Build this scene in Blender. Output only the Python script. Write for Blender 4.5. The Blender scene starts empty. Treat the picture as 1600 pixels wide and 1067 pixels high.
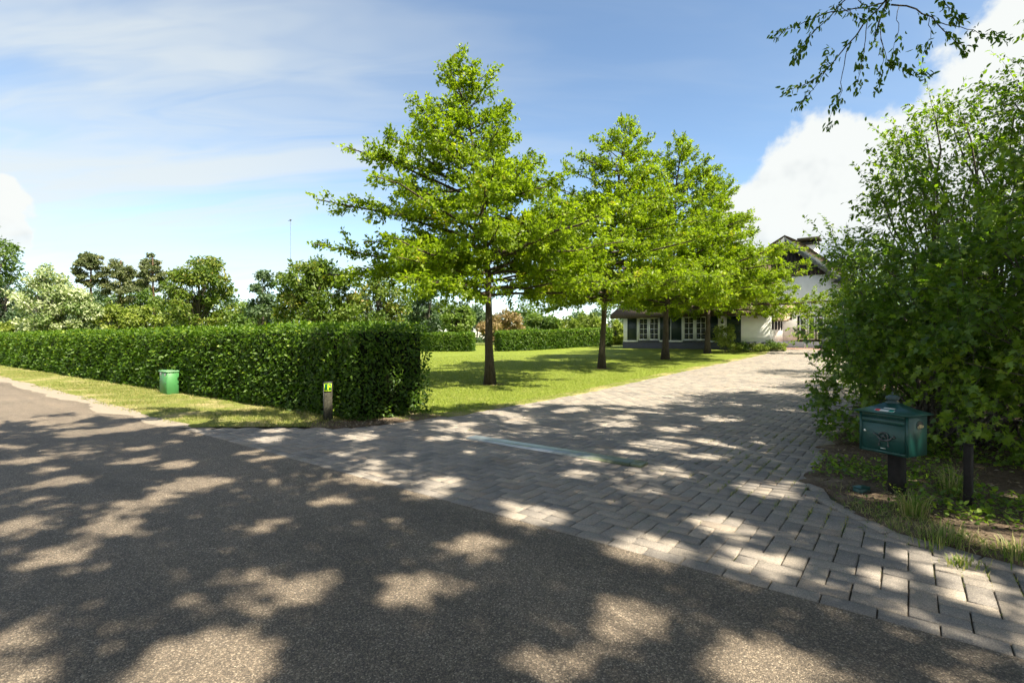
import bpy, math
import numpy as np
from mathutils import Vector, Matrix

# ------------------------------------------------------------------ camera, world, sun, exposure
sc = bpy.context.scene
COL = sc.collection
H_CAM, F_PX, V0 = 1.6, 798.0, 529.0            # eye height (m), focal length (px of a 1600 px frame), horizon row
cam = bpy.data.cameras.new('camera'); cam_o = bpy.data.objects.new('camera', cam); COL.objects.link(cam_o)
cam_o.location = (0, 0, H_CAM); cam_o.rotation_euler = (math.radians(90), 0, 0)
cam.sensor_width = 36; cam.lens = 36 * F_PX / 1600; cam.shift_y = -4.5 / 1600
cam.clip_start = 0.05; cam.clip_end = 5000
sc.camera = cam_o

SUN_EL = math.radians(52)
SUN_AZ = math.atan2(0.70, -0.71)                # from +Y towards +X
SUN_DIR = Vector((math.sin(SUN_AZ) * math.cos(SUN_EL), math.cos(SUN_AZ) * math.cos(SUN_EL), math.sin(SUN_EL)))
sun = bpy.data.lights.new('sun', 'SUN'); sun.energy = 5.0; sun.angle = math.radians(0.53); sun.color = (1.0, 0.90, 0.76)
sun_o = bpy.data.objects.new('sun', sun); COL.objects.link(sun_o)
sun_o.rotation_euler = SUN_DIR.to_track_quat('Z', 'Y').to_euler(); sun_o.location = SUN_DIR * 60

sc.view_settings.view_transform = 'Standard'; sc.view_settings.look = 'None'
sc.view_settings.exposure = 1.5; sc.view_settings.gamma = 1.0
sc.view_settings.use_curve_mapping = False
sc.view_settings.use_white_balance = True; sc.view_settings.white_balance_temperature = 6750; sc.view_settings.white_balance_tint = 4
sc.render.engine = 'CYCLES'
sc.cycles.max_bounces = 5; sc.cycles.diffuse_bounces = 3; sc.cycles.transmission_bounces = 3; sc.cycles.glossy_bounces = 2
sc.cycles.use_adaptive_sampling = True; sc.cycles.adaptive_threshold = 0.03; sc.cycles.use_light_tree = False
sc.cycles.transparent_max_bounces = 6; sc.cycles.use_denoising = True

SKY_STRENGTH = 0.091
def pdir(u, v):
    d = Vector(((u - 800) / F_PX, 1.0, (V0 - v) / F_PX)); d.normalize(); return d

def build_world():
    w = bpy.data.worlds.new('World'); sc.world = w; w.use_nodes = True
    w.cycles.sampling_method = 'MANUAL'; w.cycles.sample_map_resolution = 512
    nt = w.node_tree; N, L = nt.nodes, nt.links
    N.clear()
    out = N.new('ShaderNodeOutputWorld'); bg = N.new('ShaderNodeBackground'); L.new(bg.outputs[0], out.inputs[0])
    bg.inputs['Strength'].default_value = SKY_STRENGTH
    sky = N.new('ShaderNodeTexSky'); sky.sky_type = 'NISHITA'; sky.sun_disc = False
    sky.sun_elevation = SUN_EL; sky.sun_rotation = SUN_AZ
    sky.air_density = 0.85; sky.dust_density = 0.0; sky.ozone_density = 1.2
    tc = N.new('ShaderNodeTexCoord')
    def vm(op, a, b=None):
        n = N.new('ShaderNodeVectorMath'); n.operation = op
        for i, x in enumerate((a, b)):
            if x is None: continue
            if isinstance(x, (tuple, list, Vector)): n.inputs[i].default_value = tuple(x)
            else: L.new(x, n.inputs[i])
        return n
    def ma(op, a, b=None, c=None, clamp=False):
        n = N.new('ShaderNodeMath'); n.operation = op; n.use_clamp = clamp
        for i, x in enumerate((a, b, c)):
            if x is None: continue
            if isinstance(x, (int, float)): n.inputs[i].default_value = x
            else: L.new(x, n.inputs[i])
        return n.outputs[0]
    def noise(vec, scale, detail=6, rough=0.55):
        n = N.new('ShaderNodeTexNoise'); n.inputs['Scale'].default_value = scale
        n.inputs['Detail'].default_value = detail; n.inputs['Roughness'].default_value = rough
        L.new(vec, n.inputs['Vector']); return n
    def sstep(x, lo, hi):
        n = N.new('ShaderNodeMapRange'); n.interpolation_type = 'SMOOTHSTEP'
        n.inputs['From Min'].default_value = lo; n.inputs['From Max'].default_value = hi
        L.new(x, n.inputs['Value']); return n.outputs['Result']
    def mix(fac, a, b):
        n = N.new('ShaderNodeMix'); n.data_type = 'RGBA'
        if isinstance(fac, float): n.inputs['Factor'].default_value = fac
        else: L.new(fac, n.inputs['Factor'])
        for s, x in ((n.inputs['A'], a), (n.inputs['B'], b)):
            if isinstance(x, tuple): s.default_value = x
            else: L.new(x, s)
        return n.outputs['Result']
    d = tc.outputs['Generated']
    sep = N.new('ShaderNodeSeparateXYZ'); L.new(d, sep.inputs[0])
    # cirrus: noise on a high flat layer, stretched into streaks
    zz = ma('ADD', ma('MAXIMUM', sep.outputs[2], 0.0), 0.22)
    px = ma('DIVIDE', sep.outputs[0], zz); py = ma('DIVIDE', sep.outputs[1], zz)
    comb = N.new('ShaderNodeCombineXYZ'); L.new(px, comb.inputs[0]); L.new(py, comb.inputs[1])
    mp = N.new('ShaderNodeMapping'); mp.inputs['Rotation'].default_value = (0, 0, math.radians(-32)); mp.inputs['Scale'].default_value = (0.5, 1.9, 1)
    mp.inputs['Location'].default_value = (0.3, 0.15, 0)
    L.new(comb.outputs[0], mp.inputs['Vector'])
    wv = noise(mp.outputs[0], 1.2, 3)
    warp = vm('ADD', mp.outputs[0], vm('SCALE', vm('SUBTRACT', wv.outputs['Color'], (0.5, 0.5, 0.5)).outputs[0]).outputs[0])
    warp.inputs[1].links[0].from_node.inputs['Scale'].default_value = 1.1
    c1 = noise(warp.outputs[0], 1.0, 5, 0.56)
    cir = sstep(c1.outputs['Fac'], 0.40, 0.66)
    side = sstep(ma('ADD', ma('MULTIPLY', sep.outputs[0], -0.8), ma('MULTIPLY', sep.outputs[2], -0.5)), -0.42, 0.35)
    cir = ma('MULTIPLY', cir, ma('ADD', ma('MULTIPLY', side, 0.60), 0.14))
    cir = ma('ADD', cir, ma('MULTIPLY', side, 0.12), clamp=True)
    col = mix(cir, sky.outputs[0], (3.3, 3.45, 3.65, 1))
    # cumulus: heaps at given places in the sky, edges broken by noise
    nz = noise(d, 7.0, 4, 0.6)
    dw = vm('ADD', d, vm('SCALE', vm('SUBTRACT', nz.outputs['Color'], (0.5, 0.5, 0.5)).outputs[0]).outputs[0])
    dw.inputs[1].links[0].from_node.inputs['Scale'].default_value = 0.13
    heaps = [(1290, 285, 100), (1375, 290, 105), (1190, 345, 80), (1460, 260, 120), (1560, 190, 135), (1590, 75, 100), (1720, 130, 200), (1650, 320, 200), (1300, 380, 110),
             (0, 318, 44), (-60, 340, 75), (20, 362, 30), (95, 448, 26)]
    f = None
    for (u, v, rp) in heaps:
        c = pdir(u, v); k = 1.0 / math.sqrt(1 + ((u - 800) / F_PX) ** 2)
        dist = vm('DISTANCE', dw.outputs[0], tuple(c)).outputs['Value']
        e = ma('SUBTRACT', 1.0, ma('DIVIDE', dist, rp / F_PX * k))
        f = e if f is None else ma('SMOOTH_MAX', f, e, 0.15)
    # elsewhere in the sky the same kind of heaps, by noise
    far = noise(d, 2.3, 3, 0.5)
    back = ma('MULTIPLY', ma('SUBTRACT', far.outputs['Fac'], 0.40), ma('MULTIPLY', sstep(ma('MULTIPLY', sep.outputs[1], -1.0), -0.25, 0.1), 8.0))
    f = ma('MAXIMUM', f, ma('SUBTRACT', back, 0.7))
    n2 = noise(d, 16.0, 5, 0.62)
    f2 = ma('ADD', f, ma('MULTIPLY', ma('SUBTRACT', n2.outputs['Fac'], 0.5), 0.75))
    alpha = sstep(f2, -0.02, 0.22)
    n3 = noise(d, 6.0, 4, 0.6)
    sh = ma('ADD', ma('MULTIPLY', ma('SUBTRACT', n3.outputs['Fac'], 0.5), 2.0), ma('MULTIPLY', ma('SUBTRACT', sep.outputs[2], 0.10), 2.4))
    sh = sstep(ma('SUBTRACT', sh, ma('MULTIPLY', f, 0.25)), -0.45, 0.14)
    ccol = mix(sh, (2.3, 2.45, 2.75, 1), (3.75, 3.8, 3.95, 1))
    low = sstep(sep.outputs[2], 0.02, 0.20)
    alpha = ma('MULTIPLY', alpha, ma('ADD', ma('MULTIPLY', low, 0.45), 0.52))
    col = mix(alpha, col, ccol)
    L.new(col, bg.inputs['Color'])
build_world()

# ------------------------------------------------------------------ frames and terrain
PHI = math.radians(-37.8)
A2 = np.array([math.cos(PHI), math.sin(PHI)]); D2 = np.array([-math.sin(PHI), math.cos(PHI)])   # along the road (to the right), into the plot
KN_D = np.array([-400, 0, 12, 14, 38, 42, 47, 60, 100, 900.]); KN_Z = np.array([0, 0, 0, .02, .54, .76, .85, .95, 1.0, 1.0])
GD = np.concatenate([np.arange(-60, 100, 1.0)]); GZ = np.interp(GD, KN_D, KN_Z)
def gz(d): return np.interp(d, GD, GZ)                       # ground height, straight between whole metres of d
def W(a, d, z=0.0):
    a = np.asarray(a, float); d = np.asarray(d, float)
    return np.stack([a * A2[0] + d * D2[0], a * A2[1] + d * D2[1], np.broadcast_to(np.asarray(z, float), np.broadcast(a, d).shape)], -1)
def AD(x, y): return x * A2[0] + y * A2[1], x * D2[0] + y * D2[1]
def ground_at(x, y): return float(gz(AD(x, y)[1]))
def at_px(u, Y): return (u - 800) / F_PX * Y, Y
def z_px(v, Y): return H_CAM + (V0 - v) * Y / F_PX
def a_of_u(u, d):
    k = (u - 800) / F_PX
    return -(d * D2[0] - k * d * D2[1]) / (A2[0] - k * A2[1])

# ------------------------------------------------------------------ mesh helpers
def mesh_np(name, V, F, smooth=False, rnd=None):
    me = bpy.data.meshes.new(name)
    V = np.ascontiguousarray(V, dtype=np.float32); F = [np.ascontiguousarray(f, dtype=np.int32) for f in F if len(f)]
    me.vertices.add(len(V)); me.vertices.foreach_set('co', V.ravel())
    nl = sum(f.size for f in F); nf = sum(len(f) for f in F)
    me.loops.add(nl); me.polygons.add(nf)
    me.loops.foreach_set('vertex_index', np.concatenate([f.ravel() for f in F]))
    st, o = [], 0
    for f in F:
        st.append(o + np.arange(len(f)) * f.shape[1]); o += f.size
    me.polygons.foreach_set('loop_start', np.concatenate(st).astype(np.int32))
    if smooth: me.polygons.foreach_set('use_smooth', np.ones(nf, dtype=bool))
    me.update(calc_edges=True)
    if rnd is not None:
        at = me.attributes.new('rnd', 'FLOAT', 'POINT'); at.data.foreach_set('value', np.ascontiguousarray(rnd, dtype=np.float32))
    return me
def link(name, me, mat=None, parent=None, kind=None, loc=None, rotz=None):
    o = bpy.data.objects.new(name, me); COL.objects.link(o)
    if mat is not None and me is not None and len(me.materials) == 0: me.materials.append(mat)
    if parent is not None: o.parent = parent
    if kind: o['kind'] = kind
    if loc is not None: o.location = loc
    if rotz is not None: o.rotation_euler = (0, 0, rotz)
    return o
def tag(o, label, cat, group=None):
    o['label'] = label; o['category'] = cat
    if group: o['group'] = group
    return o
def thing(name, label, cat, loc=(0, 0, 0), rotz=0, group=None):
    o = bpy.data.objects.new(name, None); COL.objects.link(o); o.location = loc; o.rotation_euler = (0, 0, rotz); o.empty_display_size = 0.2
    return tag(o, label, cat, group)

class MB:
    """collects simple shapes into one mesh"""
    def __init__(s): s.V = []; s.Q = []; s.T = []; s.n = 0
    def add(s, V, Q=(), T=()):
        V = np.asarray(V, float)
        if len(Q): s.Q.append(np.asarray(Q) + s.n)
        if len(T): s.T.append(np.asarray(T) + s.n)
        s.V.append(V); s.n += len(V); return s
    def box(s, x0, x1, y0, y1, z0, z1, bev=0.0):
        if bev <= 0:
            V = [(x, y, z) for z in (z0, z1) for (x, y) in ((x0, y0), (x1, y0), (x1, y1), (x0, y1))]
            return s.add(V, [(3, 2, 1, 0), (4, 5, 6, 7), (0, 1, 5, 4), (1, 2, 6, 5), (2, 3, 7, 6), (3, 0, 4, 7)])
        b = bev; V = []; 
        for z, i in ((z0, b), (z0 + b, 0), (z1 - b, 0), (z1, b)):
            # octagon ring with cut corners
            for (x, y) in ((x0 + i + b, y0 + i), (x1 - i - b, y0 + i), (x1 - i, y0 + i + b), (x1 - i, y1 - i - b), (x1 - i - b, y1 - i), (x0 + i + b, y1 - i), (x0 + i, y1 - i - b), (x0 + i, y0 + i + b)):
                V.append((x, y, z))
        Q = []
        for k in range(3):
            for j in range(8): Q.append((k * 8 + j, k * 8 + (j + 1) % 8, k * 8 + 8 + (j + 1) % 8, k * 8 + 8 + j))
        Q += [(24, 25, 26, 27), (24, 27, 28, 31), (28, 29, 30, 31), (3, 2, 1, 0), (7, 4, 3, 0), (7, 6, 5, 4)]
        return s.add(V, Q)
    def tube(s, P, R, n=8, cap=True):
        V, Q, T = tube(P, R, n, cap); return s.add(V, Q, T)
    def lathe(s, prof, n=20, c=(0, 0, 0), ribs=0, ribamp=0):
        V = []; ang = np.arange(n) * 2 * np.pi / n
        for r, z in prof:
            rr = r * (1 + (ribamp * np.cos(ribs * ang) if ribs else 0 * ang))
            V += list(zip(c[0] + rr * np.cos(ang), c[1] + rr * np.sin(ang), np.full(n, c[2] + z)))
        Q = [(k * n + j, k * n + (j + 1) % n, (k + 1) * n + (j + 1) % n, (k + 1) * n + j) for k in range(len(prof) - 1) for j in range(n)]
        return s.add(V, Q)
    def prism(s, poly, axis, t0, t1):
        """polygon in two axes (the other two in order), pushed along axis"""
        n = len(poly); V = []
        for t in (t0, t1):
            for p in poly:
                q = list(p); q.insert(axis, t); V.append(q)
        Q = [(j, (j + 1) % n, n + (j + 1) % n, n + j) for j in range(n)]
        T = [(0, j + 1, j) for j in range(1, n - 1)] + [(n, n + j, n + j + 1) for j in range(1, n - 1)]
        return s.add(V, Q, T)
    def mesh(s, name, smooth=False):
        return mesh_np(name, np.concatenate(s.V), [np.concatenate(s.Q) if s.Q else np.zeros((0, 4), int), np.concatenate(s.T) if s.T else np.zeros((0, 3), int)], smooth)
    def build(s, name, mat, parent=None, smooth=False, **k): return link(name, s.mesh(name, smooth), mat, parent, **k)

def tube(P, R, n=8, cap=True):
    P = np.asarray(P, float); R = np.broadcast_to(np.asarray(R, float), (len(P),))
    V, Q = batch_tubes(P[None], R[None], n)
    T = []
    if cap:
        m = len(P); V = np.vstack([V, P[0], P[-1]]); c0, c1 = m * n, m * n + 1
        T = [(c0, (j + 1) % n, j) for j in range(n)] + [(c1, (m - 1) * n + j, (m - 1) * n + (j + 1) % n) for j in range(n)]
    return V, Q, T
def batch_tubes(P, R, n=4):
    """P (B,m,3) centre lines, R (B,m) radii -> verts, quads"""
    B, m, _ = P.shape
    t = np.gradient(P, axis=1); t /= np.linalg.norm(t, axis=2, keepdims=True) + 1e-9
    mean = P[:, -1] - P[:, 0]; mean /= np.linalg.norm(mean, axis=1, keepdims=True) + 1e-9
    ref = np.where(np.abs(mean[:, 2:3]) < 0.75, np.array([[0, 0, 1.]]), np.array([[1., 0, 0]]))[:, None, :]
    x = np.cross(t, np.broadcast_to(ref, t.shape)); x /= np.linalg.norm(x, axis=2, keepdims=True) + 1e-9
    y = np.cross(t, x)
    ang = np.arange(n) * 2 * np.pi / n
    V = P[:, :, None, :] + R[:, :, None, None] * (np.cos(ang)[None, None, :, None] * x[:, :, None, :] - np.sin(ang)[None, None, :, None] * y[:, :, None, :])
    idx = np.arange(B * m * n).reshape(B, m, n)
    q = np.stack([idx[:, :-1], np.roll(idx, -1, 2)[:, :-1], np.roll(idx, -1, 2)[:, 1:], idx[:, 1:]], -1).reshape(-1, 4)
    return V.reshape(-1, 3), q

def unit(v): return v / (np.linalg.norm(v, axis=-1, keepdims=True) + 1e-9)

# leaf templates: x along the leaf, y across, z up; length 1
LEAF_DIAMOND = (np.array([(0, 0, 0), (.48, .27, .07), (1, 0, -.04), (.48, -.27, .07)], float), [np.array([(0, 2, 1), (0, 3, 2)])])
LEAF_OVAL = (np.array([(0, 0, 0), (.28, .24, .07), (.68, .21, .05), (1, 0, -.08), (.68, -.21, .05), (.28, -.24, .07)], float), [np.array([(0, 3, 2, 1), (0, 5, 4, 3)])])
LEAF_OAK = (np.array([(0, 0, 0), (.30, .10, .02), (.36, .30, .05), (.52, .12, .02), (.68, .30, .05), (.76, .10, .01), (1, 0, -.05),
                      (.76, -.10, .01), (.68, -.30, .05), (.52, -.12, .02), (.36, -.30, .05), (.30, -.10, .02)], float),
            [np.array([(0, 3, 2, 1), (0, 6, 5, 3), (3, 5, 4, 4)][:2]), np.array([(3, 5, 4)]), np.array([(0, 11, 10, 9), (0, 9, 7, 6)]), np.array([(9, 8, 7)])])
LEAF_MAPLE = (np.array([(0, 0, 0), (.02, .42, .05), (.30, .22, .03), (.52, .47, .05), (.56, .17, .02), (1, 0, -.06), (.56, -.17, .02), (.52, -.47, .05), (.30, -.22, .03), (.02, -.42, .05)], float),
              [np.array([(0, 2, 1), (0, 4, 2), (2, 4, 3), (0, 5, 4), (0, 6, 5), (0, 8, 6), (6, 8, 7), (0, 9, 8)])])
def leaf_frames(axis, normal):
    x = unit(axis); z = unit(normal - x * np.sum(x * normal, -1, keepdims=True)); y = np.cross(z, x)
    return x, y, z
def leaves_mesh(name, P, axis, normal, size, tmpl, rng, width=1.0, rnd=None):
    T, Fs = tmpl; N = len(P); nv = len(T)
    x, y, z = leaf_frames(axis, normal)
    size = np.broadcast_to(size, (N,))[:, None, None]
    V = P[:, None, :] + size * (T[None, :, 0:1] * x[:, None] + width * T[None, :, 1:2] * y[:, None] + T[None, :, 2:3] * z[:, None])
    off = (np.arange(N) * nv)[:, None, None]
    F = [(f[None] + off).reshape(-1, f.shape[1]) for f in Fs]
    if rnd is None: rnd = rng.random(N)
    return mesh_np(name, V.reshape(-1, 3), F, rnd=np.repeat(rnd, nv))
def rand_dir(rng, n):
    return unit(rng.normal(size=(n, 3)))

# ------------------------------------------------------------------ materials
def new_mat(name):
    m = bpy.data.materials.new(name); m.use_nodes = True
    nt = m.node_tree; b = nt.nodes['Principled BSDF']; return m, nt, b
def nd(nt, typ, **k):
    n = nt.nodes.new(typ)
    for a, v in k.items():
        if hasattr(n, a) and a not in ('Scale',): setattr(n, a, v)
        else: n.inputs[a].default_value = v
    return n
def coords(nt, kind='Object'):
    if kind == 'World': return nd(nt, 'ShaderNodeNewGeometry').outputs['Position']
    return nd(nt, 'ShaderNodeTexCoord').outputs[kind]
def noise_n(nt, vec, scale, detail=4, rough=0.55):
    n = nd(nt, 'ShaderNodeTexNoise'); n.inputs['Scale'].default_value = scale; n.inputs['Detail'].default_value = detail; n.inputs['Roughness'].default_value = rough
    nt.links.new(vec, n.inputs['Vector']); return n.outputs['Fac']
def ramp(nt, fac, stops, interp='LINEAR'):
    r = nt.nodes.new('ShaderNodeValToRGB'); cr = r.color_ramp; cr.interpolation = interp
    while len(cr.elements) < len(stops): cr.elements.new(0.5)
    for e, (p, c) in zip(cr.elements, stops):
        e.position = p; e.color = (*c, 1) if len(c) == 3 else c
    nt.links.new(fac, r.inputs[0]); return r.outputs[0]
def mixc(nt, fac, a, b, mode='MIX'):
    n = nt.nodes.new('ShaderNodeMix'); n.data_type = 'RGBA'; n.blend_type = mode
    if isinstance(fac, (int, float)): n.inputs['Factor'].default_value = fac
    else: nt.links.new(fac, n.inputs['Factor'])
    for s, x in ((n.inputs['A'], a), (n.inputs['B'], b)):
        if isinstance(x, tuple): s.default_value = (*x, 1) if len(x) == 3 else x
        else: nt.links.new(x, s)
    return n.outputs['Result']
def mth(nt, op, a, b=None, clamp=False):
    n = nt.nodes.new('ShaderNodeMath'); n.operation = op; n.use_clamp = clamp
    for i, x in enumerate((a, b)):
        if x is None: continue
        if isinstance(x, (int, float)): n.inputs[i].default_value = x
        else: nt.links.new(x, n.inputs[i])
    return n.outputs[0]
def bump(nt, b, h, strength=0.4, dist=0.01):
    n = nt.nodes.new('ShaderNodeBump'); n.inputs['Strength'].default_value = strength; n.inputs['Distance'].default_value = dist
    nt.links.new(h, n.inputs['Height']); nt.links.new(n.outputs[0], b.inputs['Normal'])
def vor(nt, vec, scale, feature='F1'):
    n = nt.nodes.new('ShaderNodeTexVoronoi'); n.feature = feature; n.inputs['Scale'].default_value = scale
    nt.links.new(vec, n.inputs['Vector']); return n
def plain(name, col, rough=0.6, spec=0.4, metal=0.0, var=0.15, scale=12, bumpy=0.0, coord='Object'):
    """paint, wood or plaster: base colour with blotchy wear"""
    m, nt, b = new_mat(name)
    v = coords(nt, coord); f = noise_n(nt, v, scale, 6, 0.6)
    lo = tuple(c * (1 - var) for c in col); hi = tuple(min(1, c * (1 + var)) for c in col)
    nt.links.new(ramp(nt, f, [(0.3, lo), (0.7, hi)]), b.inputs['Base Color'])
    b.inputs['Roughness'].default_value = rough; b.inputs['Specular IOR Level'].default_value = spec; b.inputs['Metallic'].default_value = metal
    if bumpy: bump(nt, b, noise_n(nt, v, scale * 6, 4), bumpy, 0.004)
    return m
def leaf_mat(name, stops, trans=0.35, tcol=None, rough=0.5, spec=0.35):
    m, nt, b = new_mat(name)
    at = nd(nt, 'ShaderNodeAttribute'); at.attribute_name = 'rnd'
    oi = nd(nt, 'ShaderNodeObjectInfo')
    f = mth(nt, 'FRACT', mth(nt, 'ADD', at.outputs['Fac'], mth(nt, 'MULTIPLY', oi.outputs['Random'], 0.999)))
    if name.endswith('shared'): f = at.outputs['Fac']
    c = ramp(nt, f, stops)
    nt.links.new(c, b.inputs['Base Color']); b.inputs['Roughness'].default_value = rough; b.inputs['Specular IOR Level'].default_value = spec
    t = nt.nodes.new('ShaderNodeBsdfTranslucent')
    tc = mixc(nt, 1.0, c, tcol or (1.5, 1.75, 0.7), 'MULTIPLY'); nt.links.new(tc, t.inputs['Color'])
    mx = nt.nodes.new('ShaderNodeMixShader'); mx.inputs[0].default_value = trans
    nt.links.new(b.outputs[0], mx.inputs[1]); nt.links.new(t.outputs[0], mx.inputs[2])
    nt.links.new(mx.outputs[0], nt.nodes['Material Output'].inputs['Surface'])
    return m

def m_asphalt():
    m, nt, b = new_mat('asphalt_chippings'); v = coords(nt, 'World')
    big = noise_n(nt, v, 0.5, 5); mid = noise_n(nt, v, 6, 5, 0.6)
    vo = vor(nt, v, 125.0); vo2 = vor(nt, v, 260.0)
    sepc = nd(nt, 'ShaderNodeSeparateColor'); nt.links.new(vo.outputs['Color'], sepc.inputs[0])
    sep2 = nd(nt, 'ShaderNodeSeparateColor'); nt.links.new(vo2.outputs['Color'], sep2.inputs[0])
    chip = ramp(nt, sepc.outputs[0], [(0.0, (.070, .064, .060)), (0.45, (.115, .102, .090)), (0.72, (.19, .165, .14)), (0.90, (.33, .29, .24)), (1.0, (.52, .48, .42))])
    chip2 = ramp(nt, sep2.outputs[1], [(0.0, (.06, .055, .052)), (0.6, (.12, .105, .092)), (1.0, (.36, .32, .28))])
    c = mixc(nt, 0.4, chip, chip2)
    gap = ramp(nt, vo.outputs['Distance'], [(0.0, (1, 1, 1)), (0.62, (.95, .95, .95)), (0.9, (.45, .45, .45))])
    c = mixc(nt, 0.8, c, gap, 'MULTIPLY')
    c = mixc(nt, 1.0, c, ramp(nt, big, [(0.3, (.88, .82, .75)), (0.7, (1.36, 1.24, 1.10))]), 'MULTIPLY')
    c = mixc(nt, 0.6, c, ramp(nt, mid, [(0.3, (.75, .75, .75)), (0.7, (1.15, 1.13, 1.1))]), 'MULTIPLY')
    mpt = nd(nt, 'ShaderNodeMapping'); mpt.inputs['Rotation'].default_value = (0, 0, -PHI); nt.links.new(v, mpt.inputs[0])
    mps = nd(nt, 'ShaderNodeMapping'); mps.inputs['Scale'].default_value = (.05, 1.3, 1); nt.links.new(mpt.outputs[0], mps.inputs[0])
    c = mixc(nt, 0.7, c, ramp(nt, noise_n(nt, mps.outputs[0], 1.0, 4, .6), [(0.32, (.72, .71, .70)), (0.5, (1, 1, 1)), (0.7, (1.2, 1.17, 1.12))]), 'MULTIPLY')
    c = mixc(nt, ramp(nt, noise_n(nt, v, 1.7, 6, .7), [(0.66, (0, 0, 0)), (0.78, (.45, .45, .45))]), c, (.035, .033, .032))
    nt.links.new(c, b.inputs['Base Color']); b.inputs['Roughness'].default_value = 0.75; b.inputs['Specular IOR Level'].default_value = 0.35
    hgt = mth(nt, 'SUBTRACT', 1.0, vo.outputs['Distance']); bump(nt, b, hgt, 0.9, 0.006)
    return m
def m_paver():
    m, nt, b = new_mat('concrete_paver'); v = coords(nt, 'World')
    at = nd(nt, 'ShaderNodeAttribute'); at.attribute_name = 'rnd'; oi = nd(nt, 'ShaderNodeObjectInfo')
    f = mth(nt, 'FRACT', mth(nt, 'ADD', at.outputs['Fac'], oi.outputs['Random']))
    c = ramp(nt, f, [(0.0, (.19, .181, .178)), (0.3, (.23, .216, .206)), (0.6, (.255, .237, .222)), (0.85, (.285, .261, .237)), (1.0, (.25, .218, .194))])
    vo = vor(nt, v, 210.0); sepc = nd(nt, 'ShaderNodeSeparateColor'); nt.links.new(vo.outputs['Color'], sepc.inputs[0])
    c = mixc(nt, 0.75, c, ramp(nt, sepc.outputs[0], [(0, (.62, .62, .62)), (.5, (1, 1, 1)), (.88, (1.25, 1.22, 1.18)), (1, (1.7, 1.65, 1.6))]), 'MULTIPLY')
    st = noise_n(nt, v, 1.3, 6, 0.62)
    c = mixc(nt, 0.8, c, ramp(nt, st, [(0.28, (.70, .67, .63)), (0.5, (1.06, 1.0, .93)), (0.75, (1.22, 1.13, 1.02))]), 'MULTIPLY')
    sp = noise_n(nt, v, 30, 3); c = mixc(nt, ramp(nt, sp, [(0.69, (0, 0, 0)), (0.74, (1, 1, 1))]), c, (.09, .085, .075))
    nt.links.new(c, b.inputs['Base Color']); b.inputs['Roughness'].default_value = 0.85; b.inputs['Specular IOR Level'].default_value = 0.25
    bump(nt, b, noise_n(nt, v, 160, 3), 0.5, 0.003); return m
def m_bed():
    m, nt, b = new_mat('joint_sand'); v = coords(nt, 'World')
    c = ramp(nt, noise_n(nt, v, 25, 4), [(0.3, (.050, .043, .036)), (0.7, (.13, .11, .085))])
    moss = ramp(nt, noise_n(nt, v, 1.1, 5, 0.65), [(0.48, (0, 0, 0)), (0.60, (1, 1, 1))])
    c = mixc(nt, mixc(nt, 0.75, (0., 0., 0.), moss), c, (.055, .075, .018))
    nt.links.new(c, b.inputs['Base Color']); b.inputs['Roughness'].default_value = 1; b.inputs['Specular IOR Level'].default_value = 0.1; return m
def m_lawn(name, g1, g2, dry, dry_lo, dry_hi, scale=0.35):
    m, nt, b = new_mat(name); v = coords(nt, 'World')
    fine = noise_n(nt, v, 55, 4, 0.7); mid = noise_n(nt, v, 5, 5, 0.6)
    c = ramp(nt, fine, [(0.28, g1), (0.72, g2)])
    c = mixc(nt, 0.7, c, ramp(nt, mid, [(0.3, (.72, .75, .7)), (0.7, (1.22, 1.18, 1.1))]), 'MULTIPLY')
    d = ramp(nt, noise_n(nt, v, scale, 7, 0.68), [(dry_lo, (0, 0, 0)), (dry_hi, (1, 1, 1))])
    c = mixc(nt, d, c, dry)
    nt.links.new(c, b.inputs['Base Color']); b.inputs['Roughness'].default_value = 0.9; b.inputs['Specular IOR Level'].default_value = 0.15
    bump(nt, b, fine, 0.9, 0.03); return m
def m_soil():
    m, nt, b = new_mat('soil'); v = coords(nt, 'World')
    c = ramp(nt, noise_n(nt, v, 35, 6, 0.7), [(0.25, (.04, .030, .021)), (0.55, (.125, .092, .066)), (0.8, (.27, .215, .16))])
    c = mixc(nt, ramp(nt, noise_n(nt, v, 2.2, 5), [(0.5, (0, 0, 0)), (0.68, (.8, .8, .8))]), c, (.23, .18, .13))
    nt.links.new(c, b.inputs['Base Color']); b.inputs['Roughness'].default_value = 1; b.inputs['Specular IOR Level'].default_value = 0.1
    bump(nt, b, noise_n(nt, v, 40, 5), 0.8, 0.03); return m
def m_bark(name, c0, c1):
    m, nt, b = new_mat(name); v = coords(nt, 'Object')
    mp = nd(nt, 'ShaderNodeMapping'); mp.inputs['Scale'].default_value = (9, 9, 1.6); nt.links.new(v, mp.inputs[0])
    f = noise_n(nt, mp.outputs[0], 3.0, 6, 0.7)
    nt.links.new(ramp(nt, f, [(0.3, c0), (0.7, c1)]), b.inputs['Base Color']); b.inputs['Roughness'].default_value = 0.95; b.inputs['Specular IOR Level'].default_value = 0.15
    bump(nt, b, f, 0.8, 0.02); return m
def m_thatch():
    m, nt, b = new_mat('thatch'); v = coords(nt, 'Object')
    mp = nd(nt, 'ShaderNodeMapping'); mp.inputs['Scale'].default_value = (14, 3, 3); nt.links.new(v, mp.inputs[0])
    f = noise_n(nt, mp.outputs[0], 3.0, 6, 0.7)
    nt.links.new(ramp(nt, f, [(0.3, (.055, .042, .034)), (0.7, (.15, .118, .09))]), b.inputs['Base Color']); b.inputs['Roughness'].default_value = 1; b.inputs['Specular IOR Level'].default_value = 0.05
    bump(nt, b, f, 0.8, 0.05); return m
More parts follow.
